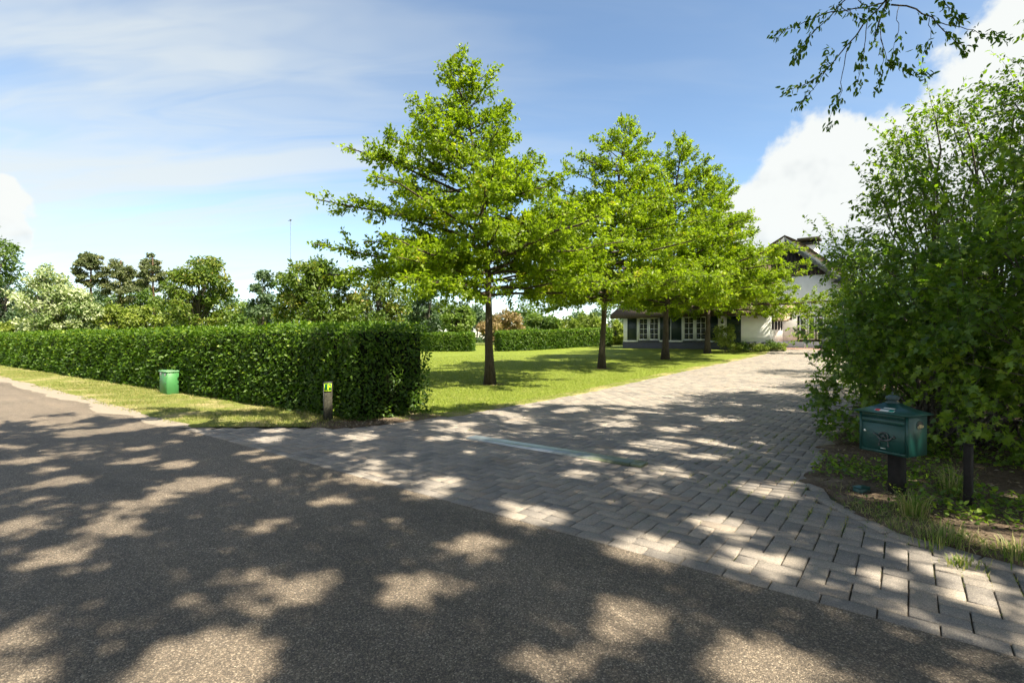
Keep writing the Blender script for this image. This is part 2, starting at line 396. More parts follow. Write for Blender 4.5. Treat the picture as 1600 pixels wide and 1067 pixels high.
def m_brick():
    m, nt, b = new_mat('plinth_brick'); v = coords(nt, 'Object')
    mp = nd(nt, 'ShaderNodeMapping'); mp.inputs['Rotation'].default_value = (math.radians(90), 0, 0); nt.links.new(v, mp.inputs[0])
    br = nd(nt, 'ShaderNodeTexBrick'); nt.links.new(mp.outputs[0], br.inputs['Vector'])
    br.inputs['Color1'].default_value = (.045, .048, .062, 1); br.inputs['Color2'].default_value = (.070, .070, .085, 1); br.inputs['Mortar'].default_value = (.10, .10, .11, 1)
    br.inputs['Scale'].default_value = 1.0; br.inputs['Brick Width'].default_value = .22; br.inputs['Row Height'].default_value = .065; br.inputs['Mortar Size'].default_value = .008
    nt.links.new(br.outputs[0], b.inputs['Base Color']); b.inputs['Roughness'].default_value = 0.8; return m
def m_glass():
    m, nt, b = new_mat('window_glass'); b.inputs['Base Color'].default_value = (.018, .022, .022, 1); b.inputs['Roughness'].default_value = 0.06
    b.inputs['Specular IOR Level'].default_value = 0.6; return m
def m_steel():
    m, nt, b = new_mat('galvanised_steel'); v = coords(nt, 'Object')
    f = noise_n(nt, v, 3, 5); c = ramp(nt, f, [(0.3, (.38, .39, .40)), (0.7, (.55, .56, .57))])
    sx = nd(nt, 'ShaderNodeSeparateXYZ'); nt.links.new(v, sx.inputs[0])
    # algae film grows over the end under the shrubs
    alg = mth(nt, 'ADD', mth(nt, 'MULTIPLY', sx.outputs[0], 0.75), mth(nt, 'MULTIPLY', mth(nt, 'SUBTRACT', noise_n(nt, v, 7, 5), 0.5), 0.9))
    al = ramp(nt, alg, [(0.0, (0, 0, 0)), (0.75, (1, 1, 1))])
    c = mixc(nt, al, c, (.105, .125, .075)); nt.links.new(c, b.inputs['Base Color'])
    met = mth(nt, 'SUBTRACT', 0.8, mth(nt, 'MULTIPLY', al, 0.6)); nt.links.new(met, b.inputs['Metallic'])
    b.inputs['Roughness'].default_value = 0.36; bump(nt, b, noise_n(nt, v, 60, 3), 0.15, 0.002); return m

M = {}
M['asphalt'] = m_asphalt(); M['paver'] = m_paver(); M['bed'] = m_bed(); M['soil'] = m_soil()
M['field'] = m_lawn('field_grass', (.05, .075, .018), (.12, .15, .04), (.20, .17, .075), 0.5, 0.7)
M['lawn'] = m_lawn('lawn_grass', (.105, .145, .016), (.225, .27, .048), (.32, .29, .11), 0.60, 0.82, 0.5)
M['verge'] = m_lawn('dry_verge_grass', (.10, .135, .022), (.24, .25, .07), (.38, .31, .16), 0.47, 0.64, 0.9)
M['gravel'] = plain('sandy_road_edge', (.27, .23, .185), 0.95, 0.15, var=0.35, scale=45, bumpy=0.6, coord='Object')
M['blade'] = leaf_mat('grass_blade', [(0, (.10, .14, .014)), (.5, (.21, .26, .035)), (.85, (.30, .33, .07)), (1, (.38, .33, .14))], 0.3)
M['blade_dry'] = leaf_mat('dry_grass_blade', [(0, (.10, .14, .022)), (.5, (.20, .225, .05)), (1, (.40, .34, .16))], 0.3)
M['weed'] = leaf_mat('weed_blade', [(0, (.09, .14, .02)), (.4, (.17, .24, .05)), (.65, (.28, .27, .10)), (1, (.42, .34, .19))], 0.3)
M['hedge'] = leaf_mat('hedge_leaf', [(0, (.020, .050, .009)), (.5, (.042, .100, .014)), (.8, (.085, .16, .018)), (1, (.16, .23, .025))], 0.32, rough=0.38, spec=0.5)
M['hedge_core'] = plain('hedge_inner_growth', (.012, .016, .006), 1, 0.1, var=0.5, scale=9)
M['oak'] = leaf_mat('oak_leaf', [(0, (.065, .135, .010)), (.4, (.115, .20, .012)), (.75, (.17, .26, .015)), (.95, (.24, .31, .02)), (1, (.27, .22, .03))], 0.42)
M['shade'] = leaf_mat('roadside_tree_leaf', [(0, (.025, .06, .012)), (.6, (.05, .10, .018)), (1, (.09, .15, .025))], 0.25, rough=0.45)
M['maple'] = leaf_mat('maple_leaf', [(0, (.022, .06, .013)), (.45, (.045, .11, .018)), (.8, (.085, .17, .022)), (1, (.15, .23, .03))], 0.34, rough=0.4, spec=0.45)
M['tall_bush'] = leaf_mat('tall_bush_leaf', [(0, (.05, .11, .015)), (.5, (.09, .18, .018)), (.85, (.15, .25, .022)), (1, (.21, .29, .03))], 0.38, rough=0.42)
M['bark'] = m_bark('oak_bark', (.035, .028, .022), (.115, .092, .072))
M['bark_grey'] = m_bark('grey_bark', (.05, .045, .04), (.16, .14, .12))
M['bark_pine'] = m_bark('pine_bark', (.06, .04, .028), (.19, .12, .08))
M['thatch'] = m_thatch(); M['brick'] = m_brick(); M['glass'] = m_glass(); M['steel'] = m_steel()
M['plaster'] = plain('white_plaster', (.78, .775, .76), 0.85, 0.2, var=0.05, scale=2.5, bumpy=0.1)
M['white'] = plain('white_paint', (.80, .80, .78), 0.45, 0.4, var=0.04)
M['shutter'] = plain('dark_green_paint', (.012, .026, .026), 0.4, 0.45, var=0.15)
M['black_wood'] = plain('tarred_boards', (.022, .021, .026), 0.7, 0.3, var=0.4, scale=5, bumpy=0.2)
M['barge'] = plain('grey_bargeboard', (.085, .098, .105), 0.7, 0.3, var=0.2)
M['dark_metal'] = plain('dark_metal', (.03, .032, .034), 0.5, 0.4, var=0.2)
M['box_green'] = plain('mailbox_green_paint', (.010, .060, .052), 0.38, 0.5, var=0.12, scale=8, bumpy=0.05)
M['finial'] = plain('weathered_green_casting', (.055, .085, .088), 0.6, 0.4, var=0.35, scale=40)
M['emblem'] = plain('cast_emblem_metal', (.10, .11, .11), 0.45, 0.5, metal=0.5, var=0.35, scale=60)
M['chrome'] = plain('lock_metal', (.75, .75, .72), 0.25, 0.5, metal=0.9, var=0.05)
M['post_dark'] = plain('dark_creosoted_wood', (.020, .017, .016), 0.8, 0.25, var=0.4, scale=14, bumpy=0.4)
M['post_grey'] = plain('lichen_grey_wood', (.055, .052, .040), 0.9, 0.15, var=0.6, scale=26, bumpy=0.5)
M['cabinet'] = plain('cabinet_green_paint', (.055, .20, .062), 0.5, 0.4, var=0.12, scale=9)
M['cabinet_lid'] = plain('cabinet_lid_paint', (.16, .36, .17), 0.5, 0.4, var=0.1, scale=9)
M['paper'] = plain('paper', (.72, .72, .70), 0.8, 0.2, var=0.06, scale=30)
M['red'] = plain('red_print', (.55, .035, .05), 0.6, 0.3, var=0.05)
M['teal'] = plain('teal_print', (.01, .30, .24), 0.6, 0.3, var=0.05)
M['sign_green'] = plain('sign_green', (.010, .085, .025), 0.4, 0.4, var=0.05)
M['sign_yellow'] = plain('sign_yellow_green', (.55, .80, .02), 0.45, 0.3, var=0.03)
M['newspaper'] = plain('folded_paper_yellowed', (.45, .38, .22), 0.8, 0.2, var=0.2, scale=40)

# ------------------------------------------------------------------ the setting: sheets in the road frame
def sheet(name, rows, mat, dz, kind='structure', parent=None, nacross=2):
    """rows: list of (d, a_from, a_to); the height follows the terrain"""
    V = []; 
    for d, a0, a1 in rows:
        for t in np.linspace(0, 1, nacross): V.append(W(a0 + (a1 - a0) * t, d, gz(d) + dz))
    n = nacross; Q = [(k * n + j, k * n + j + 1, (k + 1) * n + j + 1, (k + 1) * n + j) for k in range(len(rows) - 1) for j in range(n - 1)]
    return link(name, mesh_np(name, np.array(V), [np.array(Q)]), mat, parent, kind)
DGRID = np.concatenate([[-900, -300, -120], np.arange(-60, 100, 1.0), [150, 300, 1500]])
sheet('ground', [(d, -1500, 1500) for d in DGRID], M['field'], -0.045)
sheet('road', [(d, -60, 220) for d in (-2.6, -1, 0, 1, 2, 3, 3.6)], M['asphalt'], -0.006)

RL = np.array([(3.6, 10.3), (4.44, 9.27), (5.0, 8.5), (5.4, 7.9), (7.6, 7.56), (38, 7.75), (41, 8.0), (47, 8.0)])
RR = np.array([(3.6, -4.6), (4.6, -1.7), (4.95, -.62), (5.2, .1), (5.9, .66), (6.9, .94), (40, .95), (47, -6)])
def rl(d): return np.interp(d, RL[:, 0], RL[:, 1])
def rr(d): return np.interp(d, RR[:, 0], RR[:, 1])
dd = np.unique(np.concatenate([RL[:, 0], RR[:, 0], np.arange(4, 47, 1.0)])); dd = dd[dd <= 46.7]
driveway = sheet('driveway', [(d, -rl(d) - .3, -rr(d) + .4) for d in dd], M['bed'], -0.016)

def build_pavers():
    rng = np.random.default_rng(5)
    Lb, Wb, J = .286, .143, .0085
    B = []                                        # centre a, d, is_long_along_a
    for k in range(2):                            # two stretcher courses along the carriageway
        d = 3.6 + (k + .5) * Wb
        for i in range(-38, 22):
            a = (i + .5 * k) * Lb
            if -rl(d) < a < -rr(d): B.append((a, d, 1))
    d0 = 3.6 + 2 * Wb
    # right-hand flare: one edging course along the curve is laid inside the herringbone field
    nx0, nx1, ny = -48, 76, 300
    for y in range(-1, ny):
        for x in range(nx0, nx1):
            m = (x - y) % 4
            if m == 0: c = (-(x + 1) * Wb, d0 + (y + .5) * Wb, 1)
            elif m == 3: c = (-(x + .5) * Wb, d0 + (y + 1) * Wb, 0)
            else: continue
            if c[1] < d0 - .01 or c[1] > 46.5: continue
            if -rl(c[1]) < c[0] < -rr(c[1]): B.append(c)
    E = []                                        # edging course along the curved right-hand border
    cd = np.linspace(4.0, 13, 400); cp = np.stack([-rr(cd), cd], 1); cl = np.concatenate([[0], np.cumsum(np.linalg.norm(np.diff(cp, axis=0), axis=1))])
    for q in np.arange(.15, cl[-1], Lb + .004):
        c = [np.interp(q, cl, cp[:, k]) for k in (0, 1)]; e0 = [np.interp(q - .1, cl, cp[:, k]) for k in (0, 1)]; e1 = [np.interp(q + .1, cl, cp[:, k]) for k in (0, 1)]
        if c[1] > 4.15: E.append((c[0], c[1], math.atan2(e1[1] - e0[1], e1[0] - e0[0])))
    B = np.array(B); a, d, h = B[:, 0].copy(), B[:, 1].copy(), B[:, 2]
    clip = np.zeros(len(B), bool)
    clip = (h == 0) & (d - Lb / 2 < d0 - .01)     # a vertical stone that would lie on the edging course is cut to a half
    N = len(B)
    a += rng.normal(0, .0012, N); d += rng.normal(0, .0012, N)
    hl = np.where(h == 1, Lb, Wb) / 2 - J / 2; hw = np.where(h == 1, Wb, Lb) / 2 - J / 2
    d = np.where(clip, d0 + Wb / 2, d); hw = np.where(clip, Wb / 2 - J / 2, hw)
    rot = rng.normal(0, .006, N); dz = rng.normal(0, .0016, N); tx = rng.normal(0, .006, N); ty = rng.normal(0, .006, N)
    P = W(a, d); Y = P[:, 1]; u = 800 + F_PX * P[:, 0] / np.maximum(Y, .1); v = V0 + F_PX * H_CAM / np.maximum(Y, .1)
    inframe = (Y > 1) & (u > 5) & (u < 1595) & (v < 1062)
    score = np.where(inframe & ~clip, 1 / np.maximum(Y, .1), 0)
    top = set(np.argsort(-score)[:290].tolist())
    bv = .006; dep = .06
    def tmpl(hx, hy):
        s = np.array([(-1, -1), (1, -1), (1, 1), (-1, 1)], float)
        V = [(x * (hx - bv), y * (hy - bv), 0) for x, y in s] + [(x * hx, y * hy, -bv) for x, y in s] + [(x * hx, y * hy, -dep) for x, y in s]
        Q = [(0, 1, 2, 3)] + [(4 + j, 4 + (j + 1) % 4, (j + 1) % 4, j) for j in range(4)] + [(8 + j, 8 + (j + 1) % 4, 4 + (j + 1) % 4, 4 + j) for j in range(4)]
        return np.array(V), np.array(Q)
    me = mesh_np('paver', tmpl(Lb / 2 - J / 2, Wb / 2 - J / 2)[0], [tmpl(1, 1)[1]]); me.materials.append(M['paver'])
    for i in sorted(top):
        o = bpy.data.objects.new('paver', me); COL.objects.link(o); o.parent = driveway
        o.location = (P[i, 0], P[i, 1], gz(d[i]) + dz[i]); o.rotation_euler = (tx[i], ty[i], PHI + rot[i] + (0 if h[i] else math.pi / 2))
    for (ea, ed, er) in E[:32]:
        o = bpy.data.objects.new('edging_paver', me); COL.objects.link(o); o.parent = driveway; q = W(ea, ed)
        o.location = (q[0], q[1], float(gz(ed)) + .008 + rng.normal(0, .0015)); o.rotation_euler = (rng.normal(0, .008), rng.normal(0, .008), PHI + er + rng.normal(0, .012))
    rest = np.array([i for i in range(N) if i not in top])
    s = np.array([(-1, -1), (1, -1), (1, 1), (-1, 1)], float)
    lay = [(bv, 0.), (0., -bv), (0., -dep)]
    VV = np.zeros((len(rest), 12, 3)); ar, dr = a[rest], d[rest]
    for k, (ins, z) in enumerate(lay):
        for j in range(4):
            lx = s[j, 0] * (hl[rest] - ins); ly = s[j, 1] * (hw[rest] - ins); c, sn = np.cos(rot[rest]), np.sin(rot[rest])
            aa = ar + lx * c - ly * sn; d2 = dr + lx * sn + ly * c
            VV[:, k * 4 + j] = W(aa, d2, gz(d2) + dz[rest] + z + lx * ty[rest] + ly * tx[rest])
    Q = (tmpl(1, 1)[1][None] + (np.arange(len(rest)) * 12)[:, None, None]).reshape(-1, 4)
    link('paver_field', mesh_np('paver_field', VV.reshape(-1, 3), [Q], rnd=np.repeat(rng.random(len(rest)), 12)), M['paver'], driveway, 'stuff')
build_pavers()

def ragged_sheet(name, edge_pts, far_pts, mat, dz, seed, amp=.08, step=.12, parent=None):
    """a sheet between a ragged near line and a far line, both given as (a,d) points; resampled along their length"""
    rng = np.random.default_rng(seed)
    e = np.array(edge_pts, float); f = np.array(far_pts, float)
    le = np.concatenate([[0], np.cumsum(np.linalg.norm(np.diff(e, axis=0), axis=1))]); le /= le[-1]
    lf = np.concatenate([[0], np.cumsum(np.linalg.norm(np.diff(f, axis=0), axis=1))]); lf /= lf[-1]
    n = int(np.linalg.norm(np.diff(e, axis=0), axis=1).sum() / step) + 2; t = np.linspace(0, 1, n)
    E = np.stack([np.interp(t, le, e[:, k]) for k in (0, 1)], 1); Fp = np.stack([np.interp(t, lf, f[:, k]) for k in (0, 1)], 1)
    nz = np.convolve(rng.normal(size=n + 8), np.ones(5) / 2.2, 'same')[4:n + 4] * amp + rng.normal(size=n) * amp * .35
    di = unit(Fp - E); E = E - di * nz[:, None]
    m = 14; V = []
    for j in range(m):
        s = (j / (m - 1)) ** 2.2; Pp = E * (1 - s) + Fp * s
        edge = -0.05 if j == 0 else 0.0
        V.append(W(Pp[:, 0], Pp[:, 1], gz(Pp[:, 1]) + dz + edge))
    V = np.stack(V, 0).reshape(-1, 3)
    Q = [(j * n + i, j * n + i + 1, (j + 1) * n + i + 1, (j + 1) * n + i) for j in range(m - 1) for i in range(n - 1)]
    return link(name, mesh_np(name, V, [np.array(Q)]), mat, parent, 'structure')
# lawn beside the driveway (edge runs along the driveway), soil strip under the hedge end
ragged_sheet('lawn', [(-7.75, 6.9), (-7.45, 8), (-7.65, 20), (-7.7, 38), (-8.2, 41.2)], [(-70, 6.9), (-70, 10), (-70, 26), (-70, 44), (-70, 60)], M['lawn'], 0.012, 3, .06)
ragged_sheet('lawn_edge', [(-7.42, 7.4), (-7.4, 8), (-7.58, 20), (-7.66, 38), (-8.1, 41.2)], [(-7.95, 7.4), (-7.85, 8), (-8.0, 20), (-8.2, 38), (-8.6, 41.2)], M['verge'], 0.017, 33, .05)
ragged_sheet('verge', [(-10.15, 3.72), (-12, 3.78), (-20, 3.85), (-40, 3.85), (-120, 3.85)], [(-8.2, 5.35), (-11, 6.6), (-20, 6.6), (-40, 6.4), (-120, 6.4)], M['verge'], 0.014, 4, .07, .3)
ragged_sheet('gravel_edge', [(-10.4, 3.55), (-14, 3.42), (-30, 3.3), (-120, 3.3)], [(-9.7, 3.95), (-14, 4.3), (-30, 4.3), (-120, 4.3)], M['gravel'], 0.003, 6, .10, .3)
ragged_sheet('soil_bed', [(-8.5, 5.02), (-7.9, 5.5), (-7.5, 6.4), (-7.55, 7.4)], [(-11.5, 6.3), (-11, 7), (-10, 7.2), (-9.5, 7.6)], M['soil'], 0.018, 7, .05)
ragged_sheet('soil_border', [(4.4, 3.75), (1.6, 4.65), (.58, 4.98), (-.08, 5.25), (-.62, 5.95), (-.92, 6.95), (-.9, 12), (-.9, 30), (-.9, 40)],
             [(14, 3.7), (13, 4.5), (13, 5), (13, 6), (13, 7), (13, 9), (13, 14), (13, 32), (13, 40)], M['soil'], 0.016, 8, .08)

# ------------------------------------------------------------------ grass blades (nobody could count them)
def blades(name, P, hgt, wid, lean, mat, rng, simple=False):
    n = len(P); az = rng.random(n) * 2 * np.pi
    side = np.stack([np.cos(az), np.sin(az), 0 * az], 1); ld = rng.random(n) * 2 * np.pi
    ln = np.stack([np.cos(ld), np.sin(ld), 0 * ld], 1) * (lean * hgt * rng.random(n))[:, None]
    up = np.array([0, 0, 1.0])
    if simple:
        V = np.stack([P - side * (wid * .6)[:, None], P + side * (wid * .6)[:, None], P + up * hgt[:, None] + ln], 1)
        return link(name, mesh_np(name, V.reshape(-1, 3), [np.arange(3 * n).reshape(-1, 3)], rnd=np.repeat(rng.random(n), 3)), mat, None, 'stuff')
    V = np.stack([P - side * (wid / 2)[:, None], P + side * (wid / 2)[:, None], P + up * (hgt * .55)[:, None] + ln * .35 + side * (wid * .32)[:, None],
                  P + up * (hgt * .55)[:, None] + ln * .35 - side * (wid * .32)[:, None], P + up * hgt[:, None] + ln], 1)
    off = (np.arange(n) * 5)[:, None, None]
    Q = (np.array([[0, 1, 2, 3]])[None] + off).reshape(-1, 4); T = (np.array([[3, 2, 4]])[None] + off).reshape(-1, 3)
    return link(name, mesh_np(name, V.reshape(-1, 3), [Q, T], rnd=np.repeat(rng.random(n), 5)), mat, None, 'stuff')
def scatter_ad(rng, n, a0, a1, d0, d1, dens=None, test=None):
    a = rng.uniform(a0, a1, n); d = rng.uniform(d0, d1, n); keep = np.ones(n, bool)
    if dens is not None: keep &= rng.random(n) < dens(a, d)
    if test is not None: keep &= test(a, d)
    a, d = a[keep], d[keep]; P = W(a, d, gz(d)); P[:, 2] += .010
    u = 800 + F_PX * P[:, 0] / np.maximum(P[:, 1], .3)
    ok = (P[:, 1] > 1) & (u > -80) & (u < 1700); return P[ok]
def patch(a, d, s, seed):
    """cheap smooth value field 0..1 for clumping"""
    r = np.random.default_rng(seed); v = 0
    for k in range(6):
        f = r.normal(size=2) * s; v = v + np.sin(a * f[0] + d * f[1] + r.random() * 6.28)
    return np.clip(.5 + v / 5, 0, 1)
def grow():
    rng = np.random.default_rng(11)
    P = scatter_ad(rng, 270000, -26, -7.35, 6.6, 30, lambda a, d: np.clip(1.0 - (d - 8) / 26, .1, 1), lambda a, d: a < -rl(d) + .12 * rng.random(len(a)) + .02)
    blades('lawn_grass', P, rng.uniform(.025, .055, len(P)), rng.uniform(.006, .012, len(P)), 1.0, M['blade'], rng, True)
    P = scatter_ad(rng, 170000, -45, -8.2, 3.6, 6.4, lambda a, d: np.clip(patch(a, d, 1.6, 3) * 1.5 - .35, .06, 1) * np.clip((d - 3.55) * 1.4, 0.05, 1) * np.clip(14 / np.maximum(-a, 8), .2, 1),
                   lambda a, d: (a < -rl(d) - .02))
    blades('verge_grass', P, rng.uniform(.03, .08, len(P)), rng.uniform(.005, .011, len(P)), 1.4, M['blade_dry'], rng, True)
    P = scatter_ad(rng, 60000, -1.0, 6, 4.2, 9.0, lambda a, d: np.clip(patch(a, d, 2.6, 8) * 2.6 - 1.35, .015, 1) * np.clip(1.5 - (d - 5.2), .05, 1), lambda a, d: a > -rr(d) + .03 + .05 * rng.random(len(a)))
    blades('border_grass', P, rng.uniform(.025, .08, len(P)), rng.uniform(.004, .008, len(P)), 1.8, M['weed'], rng)
    # moss and seedlings in the wide joints near the border
    P = scatter_ad(rng, 120000, -2.6, 3.6, 3.9, 9.5, lambda a, d: (np.clip(patch(a, d, 3.5, 21) * 3 - 1.3, 0, 1)) * np.clip(1.6 - np.abs(-rr(d) - a) * .9, .03, 1), lambda a, d: a < -rr(d) + .02)
    # keep only those standing in a joint of the cross stones
    aa, dv = AD(P[:, 0], P[:, 1]); fr = np.abs(((aa / .143) + .5) % 1 - .5) * .143
    P = P[fr < .011]; P[:, 2] -= .02
    blades('joint_weeds', P, rng.uniform(.018, .045, len(P)), rng.uniform(.004, .008, len(P)), 1.4, M['weed'], rng)
grow()

# ------------------------------------------------------------------ hedges
def hedge(name, label, p0, p1, width, height, n_leaf, leaf, seed, near_end=True, group=None, taper=None):
    """clipped beech hedge from p0 to p1 (world xy of the front base line), body behind it (to the left of p0->p1 turned)"""
    rng = np.random.default_rng(seed)
    p0, p1 = np.array(p0, float), np.array(p1, float); ax = unit(p1 - p0); Lh = np.linalg.norm(p1 - p0)
    nb = np.array([-ax[1], ax[0]]);
    if nb @ np.array([0, 1.0]) < 0: nb = -nb                   # into the hedge, away from the viewer
    z0 = ground_at(*p0); z1 = ground_at(*p1)
    t = thing(name, label, 'hedge', (p0[0], p0[1], z0), 0, group)
    def bulge(s, q, k): return (np.sin(s * 1.9 + k) * .5 + np.sin(s * 4.3 + 2 * k) * .3 + np.sin(s * .7 + q * .6) * .6 + np.sin(q * 5.1 + s * 2.7 + k) * .35) * .055
    # shares of faces: front, top, both ends, back
    dist = lambda s: np.hypot(p0[0] + ax[0] * s, p0[1] + ax[1] * s)
    parts = []
    def sample(n, kind):
        # density falls off with distance
        s = rng.random(n * 3) * Lh; w = (dist(0) / dist(s)) ** 1.1; s = s[rng.random(len(s)) < w][:n]; n = len(s)
        if kind == 'front':
            q = rng.random(n) * height; q0 = np.zeros(n); nrm = np.stack([-nb[0] * np.ones(n), -nb[1] * np.ones(n), .25 * np.ones(n)], 1)
        elif kind == 'back':
            q = rng.random(n) * height; q0 = np.full(n, width); nrm = np.stack([nb[0] * np.ones(n), nb[1] * np.ones(n), .25 * np.ones(n)], 1)
        elif kind == 'top':
            q = np.full(n, height); q0 = rng.random(n) * width; nrm = np.tile([0, 0, 1.0], (n, 1))
        elif kind == 'end0':
            s = np.zeros(n); q = rng.random(n) * height; q0 = rng.random(n) * width; nrm = np.stack([-ax[0] * np.ones(n), -ax[1] * np.ones(n), .25 * np.ones(n)], 1)
        else:
            s = np.full(n, Lh); q = rng.random(n) * height; q0 = rng.random(n) * width; nrm = np.stack([ax[0] * np.ones(n), ax[1] * np.ones(n), .25 * np.ones(n)], 1)
        dep = rng.random(n) ** 1.6 * .16 - .04                  # a few leaves stand proud
        dep = dep - np.where(rng.random(n) < .03, rng.random(n) * .09, 0)
        P = np.stack([ax[0] * s + nb[0] * q0, ax[1] * s + nb[1] * q0, q], 1)
        b = bulge(s, q if kind in ('front', 'back') else q0 * 1.3, 1.0 if kind == 'front' else 2.2)
        P = P - unit(nrm) * (dep - b)[:, None]
        if kind in ('front', 'end0', 'end1', 'back'):           # bottom of the hedge is thinner
            thin = np.clip((.25 - q) / .25, 0, 1); P = P - unit(nrm) * (thin * .10 * rng.random(n))[:, None]
        P[:, 2] = np.maximum(P[:, 2], .02)
        parts.append((P, unit(nrm), s, dep)); return n
    face = Lh * height + Lh * width
    eff = dist(0) * math.log(1 + Lh / dist(0)) + 1e-6           # effective length at full density
    nf = int(n_leaf * .58)
    sample(nf, 'front'); sample(int(n_leaf * .34), 'top'); sample(int(n_leaf * .03) if not near_end else int(nf * width / eff * .85), 'end0'); sample(int(n_leaf * .03), 'end1'); sample(int(n_leaf * .06), 'back')
    P = np.concatenate([p[0] for p in parts]); Nn = np.concatenate([p[1] for p in parts]); S = np.concatenate([p[2] for p in parts]); dep = np.concatenate([p[3] for p in parts])
    n = len(P); nrm = unit(Nn * .8 + rng.normal(size=(n, 3)) * .42 + np.array([0, 0, .35]))
    axd = unit(Nn * .5 + rng.normal(size=(n, 3)) * .7 + np.array([0, 0, -.12]))
    size = leaf * rng.uniform(.7, 1.25, n) * (dist(S) / dist(0)) ** .45
    P[:, 2] += z0 + (z1 - z0) * S / Lh - z0
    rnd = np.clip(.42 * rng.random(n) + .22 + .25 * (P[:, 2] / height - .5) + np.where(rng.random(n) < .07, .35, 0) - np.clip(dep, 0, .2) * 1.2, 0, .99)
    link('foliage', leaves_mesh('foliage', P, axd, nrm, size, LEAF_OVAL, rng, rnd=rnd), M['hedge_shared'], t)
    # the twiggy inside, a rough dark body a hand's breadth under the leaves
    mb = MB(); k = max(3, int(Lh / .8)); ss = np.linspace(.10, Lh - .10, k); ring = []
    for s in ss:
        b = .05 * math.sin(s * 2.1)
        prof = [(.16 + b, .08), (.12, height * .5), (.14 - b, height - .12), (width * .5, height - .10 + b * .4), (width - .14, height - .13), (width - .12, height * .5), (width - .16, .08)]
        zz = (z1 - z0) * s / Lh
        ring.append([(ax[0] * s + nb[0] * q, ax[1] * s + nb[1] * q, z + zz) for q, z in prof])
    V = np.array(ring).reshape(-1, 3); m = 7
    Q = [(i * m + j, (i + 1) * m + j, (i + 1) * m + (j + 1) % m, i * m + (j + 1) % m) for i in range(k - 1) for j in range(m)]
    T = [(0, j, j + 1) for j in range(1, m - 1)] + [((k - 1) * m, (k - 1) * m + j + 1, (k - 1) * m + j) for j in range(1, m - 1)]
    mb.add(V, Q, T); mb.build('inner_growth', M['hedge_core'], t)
    # stems at the foot
    ns = min(60, int(Lh / .5)); s = (np.arange(ns) + rng.random(ns)) * (Lh / ns)
    B0 = np.stack([ax[0] * s + nb[0] * width * .3, ax[1] * s + nb[1] * width * .3, (z1 - z0) * s / Lh - .02], 1)
    Pt = np.stack([B0, B0 + np.array([0, 0, .25]) + rng.normal(size=(ns, 3)) * .03], 1)
    V, Q = batch_tubes(Pt, np.full((ns, 2), .02), 5); link('stem', mesh_np('stem', V, [Q], True), M['bark_grey'], t, 'stuff')
    return t
M['hedge_shared'] = leaf_mat('beech_leaf_shared', [(0, (.022, .050, .007)), (.35, (.050, .105, .010)), (.65, (.100, .175, .014)), (.85, (.17, .24, .018)), (1, (.24, .30, .03))], 0.36, rough=0.45, spec=0.32)
c0 = W(-8.22, 5.95)[:2]; c1 = W(-75, 4.9)[:2]
hedge('beech_hedge', 'long clipped beech hedge along the grass verge of the road', c0, c1, 1.7, 1.84, 66000, .078, 21)
x0, y0 = at_px(736, 45.5); x1, y1 = at_px(640, 46.5)
hedge('beech_hedge', 'short clipped hedge across the lawn, seen past the end of the long hedge', (x0, y0), (x1, y1), 1.3, 1.62, 8000, .15, 22)
x0, y0 = at_px(783, 44.5); x1, y1 = at_px(956, 50)
hedge('beech_hedge', 'clipped hedge at the back of the lawn, reaching towards the house', (x0, y0), (x1, y1), 1.3, 1.72, 11000, .15, 23)

# ------------------------------------------------------------------ trees
def limb_paths(base, direc, L, rng, m=6, droop=0.0, wig=.05):
    """(B,3) starts, (B,3) unit directions, (B,) lengths -> (B,m,3)"""
    t = np.linspace(0, 1, m)[None, :, None]; B = len(base)
    P = base[:, None] + direc[:, None] * L[:, None, None] * t
    P[:, :, 2] += (droop * L[:, None]) * t[:, :, 0] ** 2 if np.isscalar(droop) else (droop * L)[:, None] * t[:, :, 0] ** 2
    w = np.cumsum(rng.normal(size=(B, m, 3)), 1) * wig * L[:, None, None] / math.sqrt(m); w[:, 0] = 0
    return P + w
def along(P, t):
    """point on paths P (B,m,3) at t (B,)"""
    m = P.shape[1]; x = np.clip(t, 0, .9999) * (m - 1); i = x.astype(int); f = (x - i)[:, None]; b = np.arange(len(P))
    return P[b, i] * (1 - f) + P[b, i + 1] * f, unit(P[b, i + 1] - P[b, i])

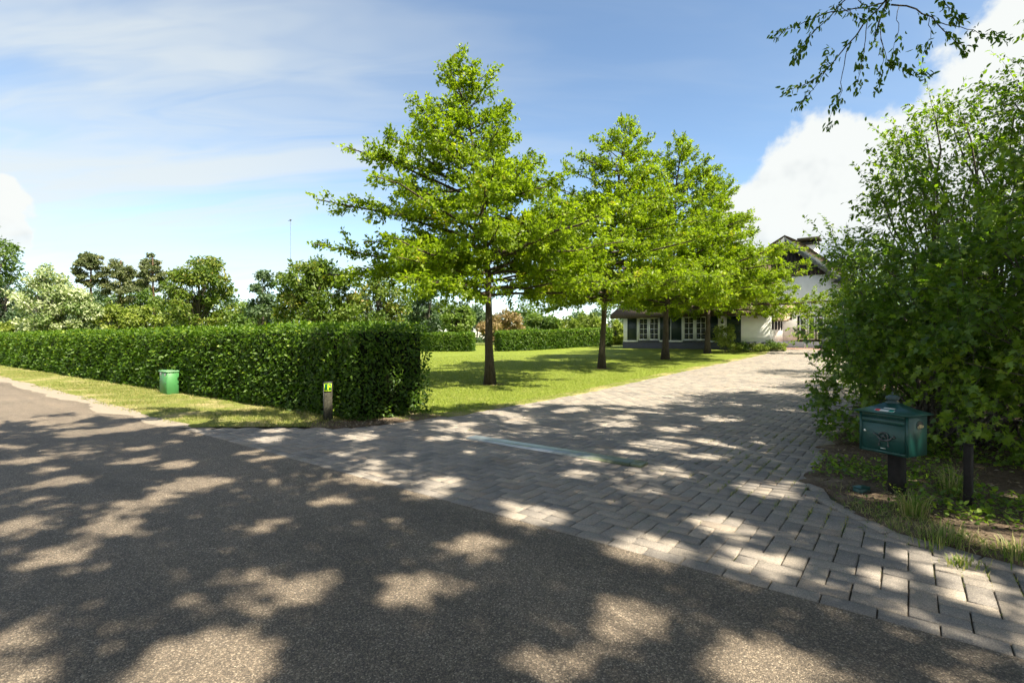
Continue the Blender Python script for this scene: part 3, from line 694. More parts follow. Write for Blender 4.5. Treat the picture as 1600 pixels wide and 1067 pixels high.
def row_tree(seed, X, Y, H, lean, env, rad, label, n_prim=105, leaf=.15, leaf_n=40000, z_low=3.1):
    """pyramidal oak with a straight leader and tiers of side branches"""
    rng = np.random.default_rng(seed); z0 = ground_at(X, Y)
    t = thing('oak_tree', label, 'tree', (X, Y, z0), 0, 'oaks in a row beside the driveway')
    m = 15; zz = np.linspace(0, 1, m); wob = np.cumsum(rng.normal(size=(m, 2)), 0) * .035; wob[:3] *= .2
    tp = np.stack([lean[0] * zz ** 1.6 + wob[:, 0], lean[1] * zz ** 1.6 + wob[:, 1], zz * H - .06], 1)
    tr = rad * (1 - .93 * zz ** .9); flare = rad * np.array([.55] + [.12] + [0] * (m - 2))
    V, Q, T = tube(tp, tr + flare, 12, True); link('trunk', mesh_np('trunk', V, [Q, np.array(T)], True), M['bark'], t)
    ez = np.array([e[0] for e in env]); er = np.array([e[1] for e in env])
    zb = z_low + (H - z_low - .35) * (np.arange(n_prim) / n_prim) ** 1.12 + rng.normal(size=n_prim) * .06
    az = np.arange(n_prim) * 2.399963 + rng.normal(size=n_prim) * .35
    rel = (zb - z_low) / (H - z_low)
    L = np.interp(zb, ez, er) * rng.uniform(.62, 1.13, n_prim)
    el = np.radians(np.interp(rel, [0, .18, .45, .75, 1], [2, 4, 10, 25, 60]) + rng.normal(size=n_prim) * 6)
    el = np.maximum(el, np.radians(2.5)); dr = np.stack([np.cos(az) * np.cos(el), np.sin(az) * np.cos(el), np.sin(el)], 1)
    bx = np.stack([np.interp(zb, tp[:, 2], tp[:, k]) for k in (0, 1)] + [zb], 1)
    P1 = limb_paths(bx, dr, L, rng, 7, np.interp(rel, [0, .3, 1], [-.03, .01, .05]), .035)
    r1 = (.010 + .0105 * L)[:, None] * np.linspace(1, .25, 7)[None]
    V1, Q1 = batch_tubes(P1, r1, 6)
    # side twigs
    ns = np.maximum(4, (L * 9).astype(int)); idx = np.repeat(np.arange(n_prim), ns); t2 = rng.uniform(.16, 1, len(idx)) ** .85
    b2, d1 = along(P1[idx], t2); sgn = np.where(rng.random(len(idx)) < .5, -1, 1); ang = np.radians(rng.uniform(28, 72, len(idx))) * sgn
    ca, sa = np.cos(ang), np.sin(ang); d2 = np.stack([d1[:, 0] * ca - d1[:, 1] * sa, d1[:, 0] * sa + d1[:, 1] * ca, d1[:, 2] + rng.normal(size=len(idx)) * .34 + .05], 1); d2 = unit(d2)
    L2 = np.clip((.22 + .24 * L[idx] * (1.08 - t2)) * rng.uniform(.6, 1.25, len(idx)), .18, 1.5)
    P2 = limb_paths(b2, d2, L2, rng, 3, rng.normal(size=len(idx)) * .06, .08)
    V2, Q2 = batch_tubes(P2, (.0035 + .003 * L2)[:, None] * np.linspace(1, .4, 3)[None], 3)
    V = np.concatenate([V1, V2]); Q = np.concatenate([Q1, Q2 + len(V1)])
    link('branch', mesh_np('branch', V, [Q], True), M['bark'], t)
    # leaves in tufts along the twigs; the tuft decides the tint
    w = L2 / L2.sum(); nl = rng.multinomial(leaf_n, w); i3 = np.repeat(np.arange(len(L2)), nl); t3 = rng.uniform(.12, 1.04, len(i3)) ** .75
    p3, d3 = along(P2[i3], t3); p3 = p3 + rng.normal(size=p3.shape) * np.array([.062, .062, .05])
    out = unit(d3 * .7 + rng.normal(size=p3.shape) * .55 + np.array([0, 0, -.16])); nr = unit(np.array([0, 0, .85]) + rng.normal(size=p3.shape) * .48)
    lo = z_low - .75 + .25 * rng.random(len(i3)); kp = p3[:, 2] > lo; p3, out, nr, i3 = p3[kp], out[kp], nr[kp], i3[kp]
    tint = np.clip(rng.normal(.45, .17, len(L2)), .02, .94)[i3]; rnd = np.clip(tint + rng.normal(size=len(i3)) * .13, 0, .99)
    link('crown', leaves_mesh('crown', p3, out, nr, leaf * rng.uniform(.7, 1.3, len(i3)), LEAF_DIAMOND, rng, 1.05, rnd), M['oak_shared'], t)
    return t
M['oak_shared'] = leaf_mat('oak_leaf_shared', [(0, (.085, .138, .013)), (.4, (.165, .235, .016)), (.7, (.228, .300, .020)), (.93, (.30, .36, .028)), (1, (.36, .29, .05))], 0.48, (1.7, 1.8, .7), rough=0.42)
xs = [W(-11.35, d)[:2] for d in (13.4, 21.5, 29.4, 37.4)]
env1 = [(2.3, 4.9), (3.3, 5.3), (4.6, 5.2), (6.2, 4.0), (7.6, 2.7), (8.8, 1.9), (9.8, 1.1), (10.9, .3)]
def env_s(H, R): return [(2.2, R * .85), (H * .25, R), (H * .45, R * .96), (H * .6, R * .74), (H * .75, R * .52), (H * .87, R * .3), (H, R * .06)]
env2 = [(2.2, 4.6), (3.4, 5.4), (5.0, 4.9), (7.2, 3.5), (9.0, 2.2), (10.3, 1.3), (11.6, .3)]
env3 = [(2.2, 5.6), (3.5, 6.7), (5.4, 6.0), (8.0, 4.0), (10.2, 2.3), (11.6, 1.3), (13.2, .3)]
env4 = [(2.2, 7.6), (3.3, 8.8), (4.2, 7.0), (5.6, 4.0), (8.0, 2.7), (10.2, 2.0), (11.8, 1.1), (12.8, .3)]
row_tree(31, *xs[0], 10.9, (-1.15, -.2), env1, .155, 'oak nearest the road, tallest in the picture, just behind the hedge end', leaf_n=84000, leaf=.131)
row_tree(36, *xs[1], 11.6, (1.2, 0), env2, .15, 'second oak from the road, in front of the back hedge', leaf_n=74000, leaf=.14)
row_tree(33, *xs[2], 13.2, (1.0, 0), env3, .19, 'third oak from the road, between the two pairs of house windows', leaf_n=74000, leaf=.16, n_prim=95)
row_tree(38, *xs[3], 12.8, (.8, 0), env4, .19, 'oak nearest the house, last of the row beside the driveway', leaf_n=74000, leaf=.172, n_prim=100)

def clump_tree(name, label, X, Y, z_lo, z_hi, rx, leaf, n_leaf, mat, bark, seed, n_clump=60, cat='tree', trunk_r=.16, ry=None, group=None, shape=1.0, tmpl=LEAF_DIAMOND, clump=.22, up=.5, rnd_mean=.5, base_z=None, stems=1, hollow=.35, shift=(0, 0), flat=.8, lim=.45, centres=None, radii=None, gaps=None):
    """tree or shrub: trunk, limbs to clump centres, leaves in clumps spread through an uneven crown"""
    rng = np.random.default_rng(seed); gz0 = ground_at(X, Y) if base_z is None else base_z
    t = thing(name, label, cat, (X, Y, gz0), 0, group); ry = ry or rx
    h = z_hi - z_lo; cz = z_lo + h * .5 - gz0
    d = rand_dir(rng, n_clump); r = (hollow + (1 - hollow) * rng.random(n_clump) ** .5)
    C = d * r[:, None]; zr = C[:, 2]
    taper = np.where(zr > 0, 1 - .30 * shape * zr, 1.0) * rng.uniform(.82, 1.12, n_clump)
    C = np.stack([C[:, 0] * rx * taper + shift[0], C[:, 1] * ry * taper + shift[1], cz + zr * h * .5 * rng.uniform(.86, 1.06, n_clump)], 1)
    crad = clump * (rx + h * .5) * .5 * rng.uniform(.7, 1.35, n_clump)
    if centres is not None: n_clump = len(centres); C = centres - np.array([X, Y, gz0]); crad = radii
    # trunk(s)
    top = np.array([shift[0] * .8, shift[1] * .8, cz + h * (.44 if bark is M['bark_pine'] else .30)]); tv, tq, base = [], [], 0
    P = np.linspace(0, 1, 7)[:, None] * top + np.cumsum(rng.normal(size=(7, 3)) * .02 * top[2] / 3, 0) * np.array([1, 1, 0]); P[0] = (0, 0, -.05)
    if stems == 1:
        V, Q, T = tube(P, trunk_r * np.linspace(1.15, .3, 7), 10); link('trunk', mesh_np('trunk', V, [Q, np.array(T)], True), bark, t)
        s0 = np.clip((C[:, 2] - (z_lo - gz0)) / h * .6 + .15, .3, .92) * rng.uniform(.8, 1.0, n_clump)
        if bark is M['bark_pine']: s0 = np.clip((C[:, 2] - .35 * np.hypot(C[:, 0], C[:, 1])) / top[2], .35, .99)
        b0, _ = along(np.repeat(P[None], n_clump, 0), s0)
    else:
        st = rng.normal(size=(n_clump, 3)) * np.array([rx * .22, ry * .22, 0]); b0 = st + np.array([shift[0] * .5, shift[1] * .5, -.03])
    Dv = C - b0; Ld = np.linalg.norm(Dv, axis=1)
    Pl = limb_paths(b0, unit(Dv), Ld, rng, 6, 0.0, .05); Pl += (np.linspace(0, 1, 6)[None, :, None] * (C - Pl[:, -1])[:, None])
    V, Q = batch_tubes(Pl, np.clip(.012 + .010 * Ld, .008, trunk_r * lim)[:, None] * np.linspace(1, .3, 6)[None], 5)
    link('branch', mesh_np('branch', V, [Q], True), bark, t, 'stuff')
    w = crad ** 2; nl = rng.multinomial(n_leaf, w / w.sum()); i = np.repeat(np.arange(n_clump), nl)
    off = rand_dir(rng, len(i)) * (rng.random(len(i)) ** .45)[:, None] * crad[i][:, None] * np.array([1, 1, flat]); p = C[i] + off
    if gaps is not None: kp = gaps(p + np.array([X, Y, gz0])); p, off, i = p[kp], off[kp], i[kp]
    p[:, 2] = np.maximum(p[:, 2], .03)
    nr = unit(unit(off) * .6 + rng.normal(size=p.shape) * .5 + np.array([0, 0, up])); ax = unit(unit(off) * .5 + rng.normal(size=p.shape) * .7 + np.array([0, 0, -.15]))
    tint = np.clip(rng.normal(rnd_mean, .13, n_clump), .03, .93)[i]; rnd = np.clip(tint + rng.normal(size=len(i)) * .15, 0, .99)
    link('crown', leaves_mesh('crown', p, ax, nr, leaf * rng.uniform(.65, 1.3, len(i)), tmpl, rng, 1.0, rnd), mat, t)
    return t

# ------------------------------------------------------------------ roadside trees over and behind the viewer; they shade the road
def canopies():
    """three neighbouring crowns that do not grow into each other: leaf clumps laid out by where their shadows fall, holes cut for light spots"""
    rng = np.random.default_rng(47); ox, oy = SUN_DIR.x / SUN_DIR.z, SUN_DIR.y / SUN_DIR.z
    cent = np.array([(1.2, 9.0), (-1.2, 2.0), (-8.2, 4.6)]); rad = np.array([7.0, 6.4, 6.6]); gap = CANOPY_GAP
    g = np.arange(-17, 12, 1.06); gx, gy = np.meshgrid(g, g); p = np.stack([gx.ravel() + 0.53 * (np.arange(gx.size) // len(g) % 2), gy.ravel()], 1); p = p + rng.uniform(-.34, .34, p.shape)
    q = np.linalg.norm(p[:, None] - cent[None], axis=2) / rad[None]; who = q.argmin(1); qm = q.min(1)
    keep = (qm < 1.0) & (rng.random(len(p)) > np.array([.0, .0, .06])[who] + np.clip(qm - .85, 0, 1) * 1.2); p, who, qm = p[keep], who[keep], qm[keep]
    # holes cut through the leaves along the sun direction to shape round light spots
    hg = np.arange(-17, 14, .74); hx, hy = np.meshgrid(hg, hg); hp = np.stack([hx.ravel(), hy.ravel()], 1) + rng.uniform(-.34, .34, (hx.size, 2))
    far_left = np.clip((-hp[:, 0] - 4.5) / 5, 0, 1); hp_keep = rng.random(len(hp)) < .62 + .28 * far_left; hp = hp[hp_keep]; hr = rng.uniform(.12, .36, len(hp)) * (1 + .28 * far_left[hp_keep]) * np.where(rng.random(len(hp)) < .12, 1.5, 1)
    cell = {}
    for q_, (hx_, hy_) in enumerate(hp): cell.setdefault((int(hx_ // 1), int(hy_ // 1)), []).append(q_)
    def gaps(pw):
        g2 = np.stack([pw[:, 0] - ox * pw[:, 2], pw[:, 1] - oy * pw[:, 2]], 1); keep = np.ones(len(pw), bool); key = np.floor(g2).astype(int)
        order = np.lexsort((key[:, 1], key[:, 0])); ks = key[order]; cut = np.flatnonzero(np.any(np.diff(ks, axis=0) != 0, axis=1)) + 1
        for grp in np.split(order, cut):
            if len(grp) == 0: continue
            kx, ky = key[grp[0]]; near = [q_ for dx in (-1, 0, 1) for dy in (-1, 0, 1) for q_ in cell.get((kx + dx, ky + dy), [])]
            if near: d2 = ((g2[grp][:, None] - hp[near][None]) ** 2).sum(2); keep[grp] = ~np.any(d2 < (hr[near] ** 2)[None], axis=1)
        return keep
    info = [('tall tree behind the shrubs, shading mailbox and driveway', (12.5, -1.5)), ('tall tree behind the viewer, shading the asphalt in front', (8.4, -7.5)), ('tall tree across the road, shading its far lane', (-6.4, -7.5))]
    for k, (lab, (X, Y)) in enumerate(info):
        P = p[who == k]; z = np.clip(10.4 - 1.6 * qm[who == k] ** 2 + rng.normal(0, .75, len(P)), 8.0, 12.4)
        C = np.stack([P[:, 0] + ox * z, P[:, 1] + oy * z, z], 1); r = rng.uniform(.42, .80, len(P)) * gap
        sh = C[:, :2].mean(0)
        clump_tree('roadside_tree', lab, X, Y, 8, 12, 6.4, .19, int(len(P) * 760), M['shade'], M['bark_grey'], 45 + k, len(P), trunk_r=.28, group='tall trees along the road', shift=(sh[0] - X, sh[1] - Y), flat=.7, lim=.10, centres=C, radii=r, gaps=gaps)
CANOPY_GAP = 1.28
canopies()

# ------------------------------------------------------------------ background trees, placed by direction and distance
def bm(name, stops, trans=.3, **k): return leaf_mat(name + '_shared', stops, trans, **k)
G_MID = bm('garden_leaf', [(0, (.035, .07, .014)), (.5, (.08, .14, .022)), (1, (.16, .22, .04))])
G_WARM = bm('chestnut_leaf', [(0, (.045, .085, .012)), (.5, (.11, .165, .022)), (.85, (.20, .22, .04)), (1, (.30, .19, .06))])
G_LIGHT = bm('light_shrub_leaf', [(0, (.09, .13, .02)), (.5, (.18, .23, .035)), (1, (.28, .31, .06))])
G_BLUE = bm('blue_green_leaf', [(0, (.035, .07, .035)), (.5, (.075, .125, .06)), (1, (.15, .20, .10))])
G_PINE = bm('pine_needles', [(0, (.07, .09, .04)), (.5, (.13, .155, .07)), (1, (.22, .22, .10))], .3)
G_BLOSSOM = bm('white_blossom_tree', [(0, (.05, .09, .025)), (.35, (.12, .18, .05)), (.6, (.30, .34, .17)), (1, (.62, .64, .48))])
G_COPPER = bm('copper_shrub', [(0, (.12, .085, .04)), (.5, (.24, .17, .085)), (1, (.36, .28, .14))])
def bgtree(name, label, u, vt, vb, hw, Y, mat, seed, n=7000, cl=45, leaf=None, bark='bark_grey', cat='tree', stems=1, clump=.24, shape=1.0, tr=.14, group=None, flat=.8, hollow=.3, up=.5, mean=.5):
    X, Y = at_px(u, Y); rx = hw * Y / F_PX
    return clump_tree(name, label, X, Y, z_px(vb, Y), z_px(vt, Y), rx * .92, (leaf or Y * .0058) * 1.08, int(n * .85), mat, M[bark], seed, cl, cat, tr, rx, group, shape, LEAF_DIAMOND, clump, up, mean, None, stems, hollow, (0, 0), flat)
bgtree('broadleaf_tree', 'tall green tree cut off by the frame at far left', -38, 330, 480, 54, 44, G_MID, 101, 7000)
bgtree('broadleaf_tree', 'grey-green rounded tree beside the white blossoming tree', 12, 424, 520, 40, 52, G_BLUE, 102, 6000)
bgtree('blossom_tree', 'tree covered in white blossom rising above the hedge', 78, 417, 528, 48, 40, G_BLOSSOM, 103, 10000, 60, mean=.55)
bgtree('blossom_tree', 'low white blossoming tree beside the taller one', 122, 452, 528, 30, 41, G_BLOSSOM, 104, 5000, 30, mean=.5)
bgtree('pine_tree', 'leftmost pine with a bare trunk and flat olive crown', 140, 393, 446, 25, 62, G_PINE, 105, 8000, 60, leaf=.26, bark='bark_pine', clump=.17, flat=.45, tr=.2, hollow=.2)
bgtree('pine_tree', 'middle pine, densest and bluest of the three', 188, 402, 484, 29, 64, G_PINE, 106, 10000, 80, leaf=.26, bark='bark_pine', clump=.16, flat=.5, tr=.2, hollow=.2)
bgtree('pine_tree', 'slender pine standing beside the reddish-tinged round tree', 238, 396, 456, 24, 62, G_PINE, 107, 7000, 55, leaf=.26, bark='bark_pine', clump=.15, flat=.45, tr=.17, shape=1.6, hollow=.2)
bgtree('shrub', 'pale yellow-green shrub below the pines', 172, 474, 530, 36, 44, G_LIGHT, 108, 5000, 36, cat='shrub', stems=5)
bgtree('shrub', 'yellow-green shrub next to the reddish-tinged round tree', 228, 476, 530, 36, 43, G_LIGHT, 109, 5000, 36, cat='shrub', stems=5)
bgtree('shrub', 'low light green bushes over the far end of the hedge', 24, 500, 532, 46, 42, G_LIGHT, 110, 4500, 34, cat='shrub', stems=5)
bgtree('chestnut_tree', 'round tree with reddish-tinged leaves right of the pines', 313, 397, 530, 60, 34, G_WARM, 111, 12000, 70, leaf=.21, clump=.2)
bgtree('broadleaf_tree', 'small airy tree with a thin stem between two chestnuts', 410, 420, 512, 26, 38, G_BLUE, 112, 3600, 30, clump=.22, tr=.07)
bgtree('chestnut_tree', 'broad light green tree behind the hedge, beside the tallest oak', 492, 394, 530, 66, 32, G_WARM, 113, 14000, 75, leaf=.22, clump=.2, mean=.42)
bgtree('chestnut_tree', 'low warm green tree half hidden by the tallest oak', 590, 430, 530, 56, 34, G_WARM, 114, 9000, 55, leaf=.2, mean=.5)
bgtree('broadleaf_tree', 'blue-green tree behind the short hedge', 672, 440, 525, 42, 66, G_BLUE, 115, 6500, 45)
bgtree('broadleaf_tree', 'fresh green rounded tree left of the nearest oak trunk', 716, 468, 532, 27, 58, G_MID, 116, 6000, 40, mean=.72)
bgtree('shrub', 'copper-brown domed shrub behind the nearest oak trunk', 783, 487, 534, 38, 62, G_COPPER, 117, 6000, 42, cat='shrub', stems=5, shape=.5)
bgtree('shrub', 'grey-green shrub over the left part of the back hedge', 845, 494, 536, 40, 64, G_MID, 118, 5500, 40, cat='shrub', stems=5, mean=.6)
bgtree('shrub', 'pale green shrub over the right part of the back hedge', 912, 492, 538, 44, 62, G_LIGHT, 119, 5500, 40, cat='shrub', stems=5, mean=.35)
bgtree('broadleaf_tree', 'light green bushy tree between back hedge and house', 962, 500, 545, 24, 58, G_LIGHT, 120, 4000, 30, mean=.5)
for k, (u, vt, hw, Y) in enumerate([(-60, 462, 60, 75), (60, 470, 60, 80), (190, 456, 70, 78), (345, 464, 60, 66), (420, 470, 60, 58), (560, 470, 60, 70), (640, 474, 50, 85), (745, 476, 40, 90), (830, 474, 55, 92), (930, 478, 60, 95), (1010, 470, 60, 100), (150, 448, 42, 70), (222, 444, 44, 72), (272, 458, 40, 66), (388, 462, 36, 60)]):
    names = ['dark', 'hazy', 'dull', 'deep green', 'leafy', 'dense', 'pale', 'tall', 'wide', 'dim', 'plain', 'low', 'bushy', 'small', 'slight']
    where = ['beyond the frame-edge tree', 'behind the white blossom', 'behind the pine trunks', 'right of the reddish-tinged tree', 'behind the airy stemmed tree', 'behind the tallest oak', 'above the short hedge',
             'beyond the fresh green rounded tree', 'beyond the copper shrub', 'above the back hedge', 'behind the left end of the house', 'filling the gap under the leftmost pine', 'under the slender pine', 'between the slender pine and the reddish-tinged tree', 'between the two chestnuts'][k]
    bgtree('distant_tree', '%s distant tree %s' % (names[k], where), u, vt, 540, hw, Y, [G_MID, G_BLUE][k % 2], 130 + k, 4500, 36, cat='tree', group='distant trees closing the view', hollow=.2)

# ------------------------------------------------------------------ shrubs right of the driveway
def shrub(name, label, X, Y, z_hi, rx, ry, leaf, n_leaf, mat, seed, tmpl, n_clump=70, z_lo=.1, clump=.2, shoots=0, shoot_az=None, single=0, shoot_el=(12, 80), leafname='leaf', rnd_mean=.45, group=None, shape=.8):
    rng = np.random.default_rng(seed); t = thing(name, label, 'shrub', (X, Y, 0), 0, group)
    h = z_hi - z_lo; d = rand_dir(rng, n_clump); r = .35 + .65 * rng.random(n_clump) ** .4
    zr = d[:, 2] * r; tap = np.where(zr > 0, 1 - .35 * shape * zr, 1.0) * rng.uniform(.85, 1.1, n_clump)
    hor = np.hypot(d[:, 0], d[:, 1]); tap = tap * np.where(zr < 0, 1 / np.maximum(hor, .45), 1.0)
    C = np.stack([d[:, 0] * r * rx * tap, d[:, 1] * r * ry * tap, z_lo + h * .42 + np.where(zr > 0, zr * h * .58, zr * h * .42)], 1)
    b0 = rng.normal(size=(n_clump, 3)) * np.array([rx * .16, ry * .16, 0]); b0[:, 2] = -.03
    Dv = C - b0; Ld = np.linalg.norm(Dv, axis=1); Pl = limb_paths(b0, unit(Dv), Ld, rng, 7, 0, .06); Pl += np.linspace(0, 1, 7)[None, :, None] * (C - Pl[:, -1])[:, None]
    mid = np.linspace(0, 1, 7)[None, :, None]; Pl[:, :, 2] += (np.sin(mid[..., 0] * np.pi) * .12 * Ld[:, None])
    Vs, Qs = [], []; V, Q = batch_tubes(Pl, (.006 + .005 * Ld)[:, None] * np.linspace(1, .3, 7)[None], 5); Vs.append(V); Qs.append(Q); nv = len(V)
    # twigs radiate from every clump; the leaves sit on them in pairs
    nt = 18; ci = np.repeat(np.arange(n_clump), nt); crad = (clump * (rx + ry + h) / 3 * rng.uniform(.75, 1.3, n_clump))[ci]
    outw = unit(C - np.array([0, 0, h * .35])); dt = unit(outw[ci] * .55 + rng.normal(size=(len(ci), 3)) * .75 + np.array([0, 0, .12])); Lt = crad * rng.uniform(.7, 1.25, len(ci))
    Pt = limb_paths(C[ci] + rng.normal(size=(len(ci), 3)) * (crad * .18)[:, None], dt, Lt, rng, 3, -.08, .08)
    V, Q = batch_tubes(Pt, np.full((len(ci), 3), .0032) * np.linspace(1, .5, 3)[None], 3); Vs.append(V); Qs.append(Q + nv); nv += len(V)
    w = Lt / Lt.sum(); nl = rng.multinomial(n_leaf, w); i = np.repeat(np.arange(len(ci)), nl); s = rng.uniform(.1, 1.0, len(i)) ** .8
    p, dd_ = along(Pt[i], s); pl_c = ci[i]
    # long young shoots that break the outline
    if shoots:
        az = rng.uniform(*shoot_az, shoots) if shoot_az else rng.random(shoots) * 6.28
        k = rng.integers(0, n_clump, shoots); hi = np.argsort(-(C[:, 2] + .5 * (np.cos(az.mean()) * C[:, 0] + np.sin(az.mean()) * C[:, 1])))[:max(8, n_clump // 2)]; k = hi[rng.integers(0, len(hi), shoots)]
        e = np.radians(rng.uniform(*shoot_el, shoots)); ds = np.stack([np.cos(az) * np.cos(e), np.sin(az) * np.cos(e), np.sin(e)], 1); Ls = rng.uniform(.5, 1.25, shoots)
        Ps = limb_paths(C[k], ds, Ls + crad[k * nt] * .6, rng, 7, -.06, .03)
        V, Q = batch_tubes(Ps, np.full((shoots, 7), .0055) * np.linspace(1, .35, 7)[None], 4); Vs.append(V); Qs.append(Q + nv); nv += len(V)
        ii = np.repeat(np.arange(shoots), 34); ss = np.tile(np.linspace(.25, 1, 34), shoots); p2, d2 = along(Ps[ii], ss)
        sd = unit(np.cross(d2, np.array([0, 0, 1.0])) + rng.normal(size=d2.shape) * .35) * np.where(np.arange(len(ii)) % 2 == 0, 1, -1)[:, None]
        p = np.concatenate([p, p2]); dd_ = np.concatenate([dd_, unit(d2 * .5 + sd)]); pl_c = np.concatenate([pl_c, k[ii]])
    link('branch', mesh_np('branch', np.concatenate(Vs), [np.concatenate(Qs)], True), M['bark_grey'], t)
    n = len(p); p = p + rng.normal(size=p.shape) * leaf * .25; p[:, 2] = np.maximum(p[:, 2], .03)
    ax = unit(dd_ * .6 + rng.normal(size=p.shape) * .5 + np.array([0, 0, -.2])); nr = unit(rng.normal(size=p.shape) * .42 + np.array([-.12, -.2, .8]))
    size = leaf * rng.uniform(.55, 1.2, n); tint = np.clip(rng.normal(rnd_mean, .14, n_clump), .03, .93)[pl_c]; rnd = np.clip(tint + rng.normal(size=n) * .16, 0, .99)
    keep = np.ones(n, bool)
    if single:                                              # the leaves that show largest are pieces of their own
        pw = p + np.array([X, Y, 0]); u = 800 + F_PX * pw[:, 0] / np.maximum(pw[:, 1], .2); v = V0 - F_PX * (pw[:, 2] - H_CAM) / np.maximum(pw[:, 1], .2)
        ok = (u > 1230) & (u < 1590) & (v > 5) & (v < 800) & (pw[:, 1] > 1)
        # nearest leaf in each small cell of the view direction is the one that is seen
        cell = np.round(u / 9).astype(int) * 1000 + np.round(v / 9).astype(int); order = np.lexsort((pw[:, 1], cell)); first = np.ones(n, bool); first[1:] = cell[order][1:] != cell[order][:-1]
        vis = np.zeros(n, bool); vis[order[first]] = True
        x, y, z = leaf_frames(ax, nr); facing = np.abs(np.sum(unit(pw - np.array([0, 0, H_CAM])) * z, 1))
        sc_ = np.where(ok & vis, size / np.maximum(pw[:, 1], .2) * (.35 + facing), 0); pick = np.argsort(-sc_)[:single]; keep[pick] = False
        me = mesh_np(leafname, tmpl[0], tmpl[1]); me.materials.append(M['leaf_piece'])
        for q in pick:
            o = bpy.data.objects.new(leafname, me); COL.objects.link(o); o.parent = t
            mt = Matrix(((x[q, 0], y[q, 0], z[q, 0]), (x[q, 1], y[q, 1], z[q, 1]), (x[q, 2], y[q, 2], z[q, 2])))
            o.location = p[q]; o.rotation_euler = mt.to_euler(); o.scale = (size[q],) * 3
    link('foliage', leaves_mesh('foliage', p[keep], ax[keep], nr[keep], size[keep], tmpl, rng, 1.0, rnd[keep]), mat, t, 'stuff')
    return t
M['leaf_piece'] = leaf_mat('single_maple_leaf', [(0, (.06, .115, .016)), (.5, (.12, .20, .022)), (.85, (.19, .27, .026)), (1, (.26, .32, .04))], 0.34, rough=0.4, spec=0.45)
M['maple_shared'] = leaf_mat('maple_leaf_shared', [(0, (.060, .115, .016)), (.45, (.125, .205, .023)), (.8, (.20, .28, .028)), (1, (.27, .33, .04))], 0.42, rough=0.4, spec=0.45)
M['tall_shared'] = leaf_mat('tall_bush_leaf_shared', [(0, (.075, .135, .013)), (.5, (.155, .235, .017)), (.85, (.235, .31, .022)), (1, (.30, .36, .034))], 0.45, rough=0.42)
shrub('maple_shrub', 'dark green maple shrub directly behind the mailbox, leaning over the driveway', 6.85, 7.85, 3.3, 1.78, 1.9, .087, 26000, M['maple_shared'], 51, LEAF_MAPLE, 105, .05, .18, 12, (2.4, 4.4), 300, (0, 40))
shrub('hornbeam_shrub', 'tall sunlit shrub with upright young shoots behind the dark maple shrub', 8.75, 9.8, 6.3, 2.1, 2.2, .092, 24000, M['tall_shared'], 52, LEAF_OVAL, 100, 1.2, .18, 26, (.9, 3.3), shoot_el=(45, 80))
shrub('maple_shrub', 'large-leaved maple shrub at the frame edge, behind the leaning black post', 7.0, 5.7, 4.8, 1.75, 1.35, .097, 16500, M['maple_shared'], 53, LEAF_MAPLE, 70, .1, .2, 10, None, 0, rnd_mean=.55)
shrub('hornbeam_shrub', 'farther shrub along the driveway edge, before the house', 10.9, 13.6, 3.4, 1.7, 2.3, .09, 12000, M['tall_shared'], 54, LEAF_OVAL, 70, .1, .2, 12, (2.2, 4.0), rnd_mean=.3)
shrub('hornbeam_shrub', 'leafy shrub at the top right frame corner', 11.3, 9.2, 8.6, 2.6, 2.2, .10, 20000, M['tall_shared'], 55, LEAF_OVAL, 80, 1.0, .18, 30, (1.2, 3.4))
shrub('hornbeam_shrub', 'shrub deep in the border, far behind the mailbox', 13.5, 18.5, 4.6, 2.2, 3.0, .11, 9000, M['tall_shared'], 56, LEAF_OVAL, 60, .1, .2)

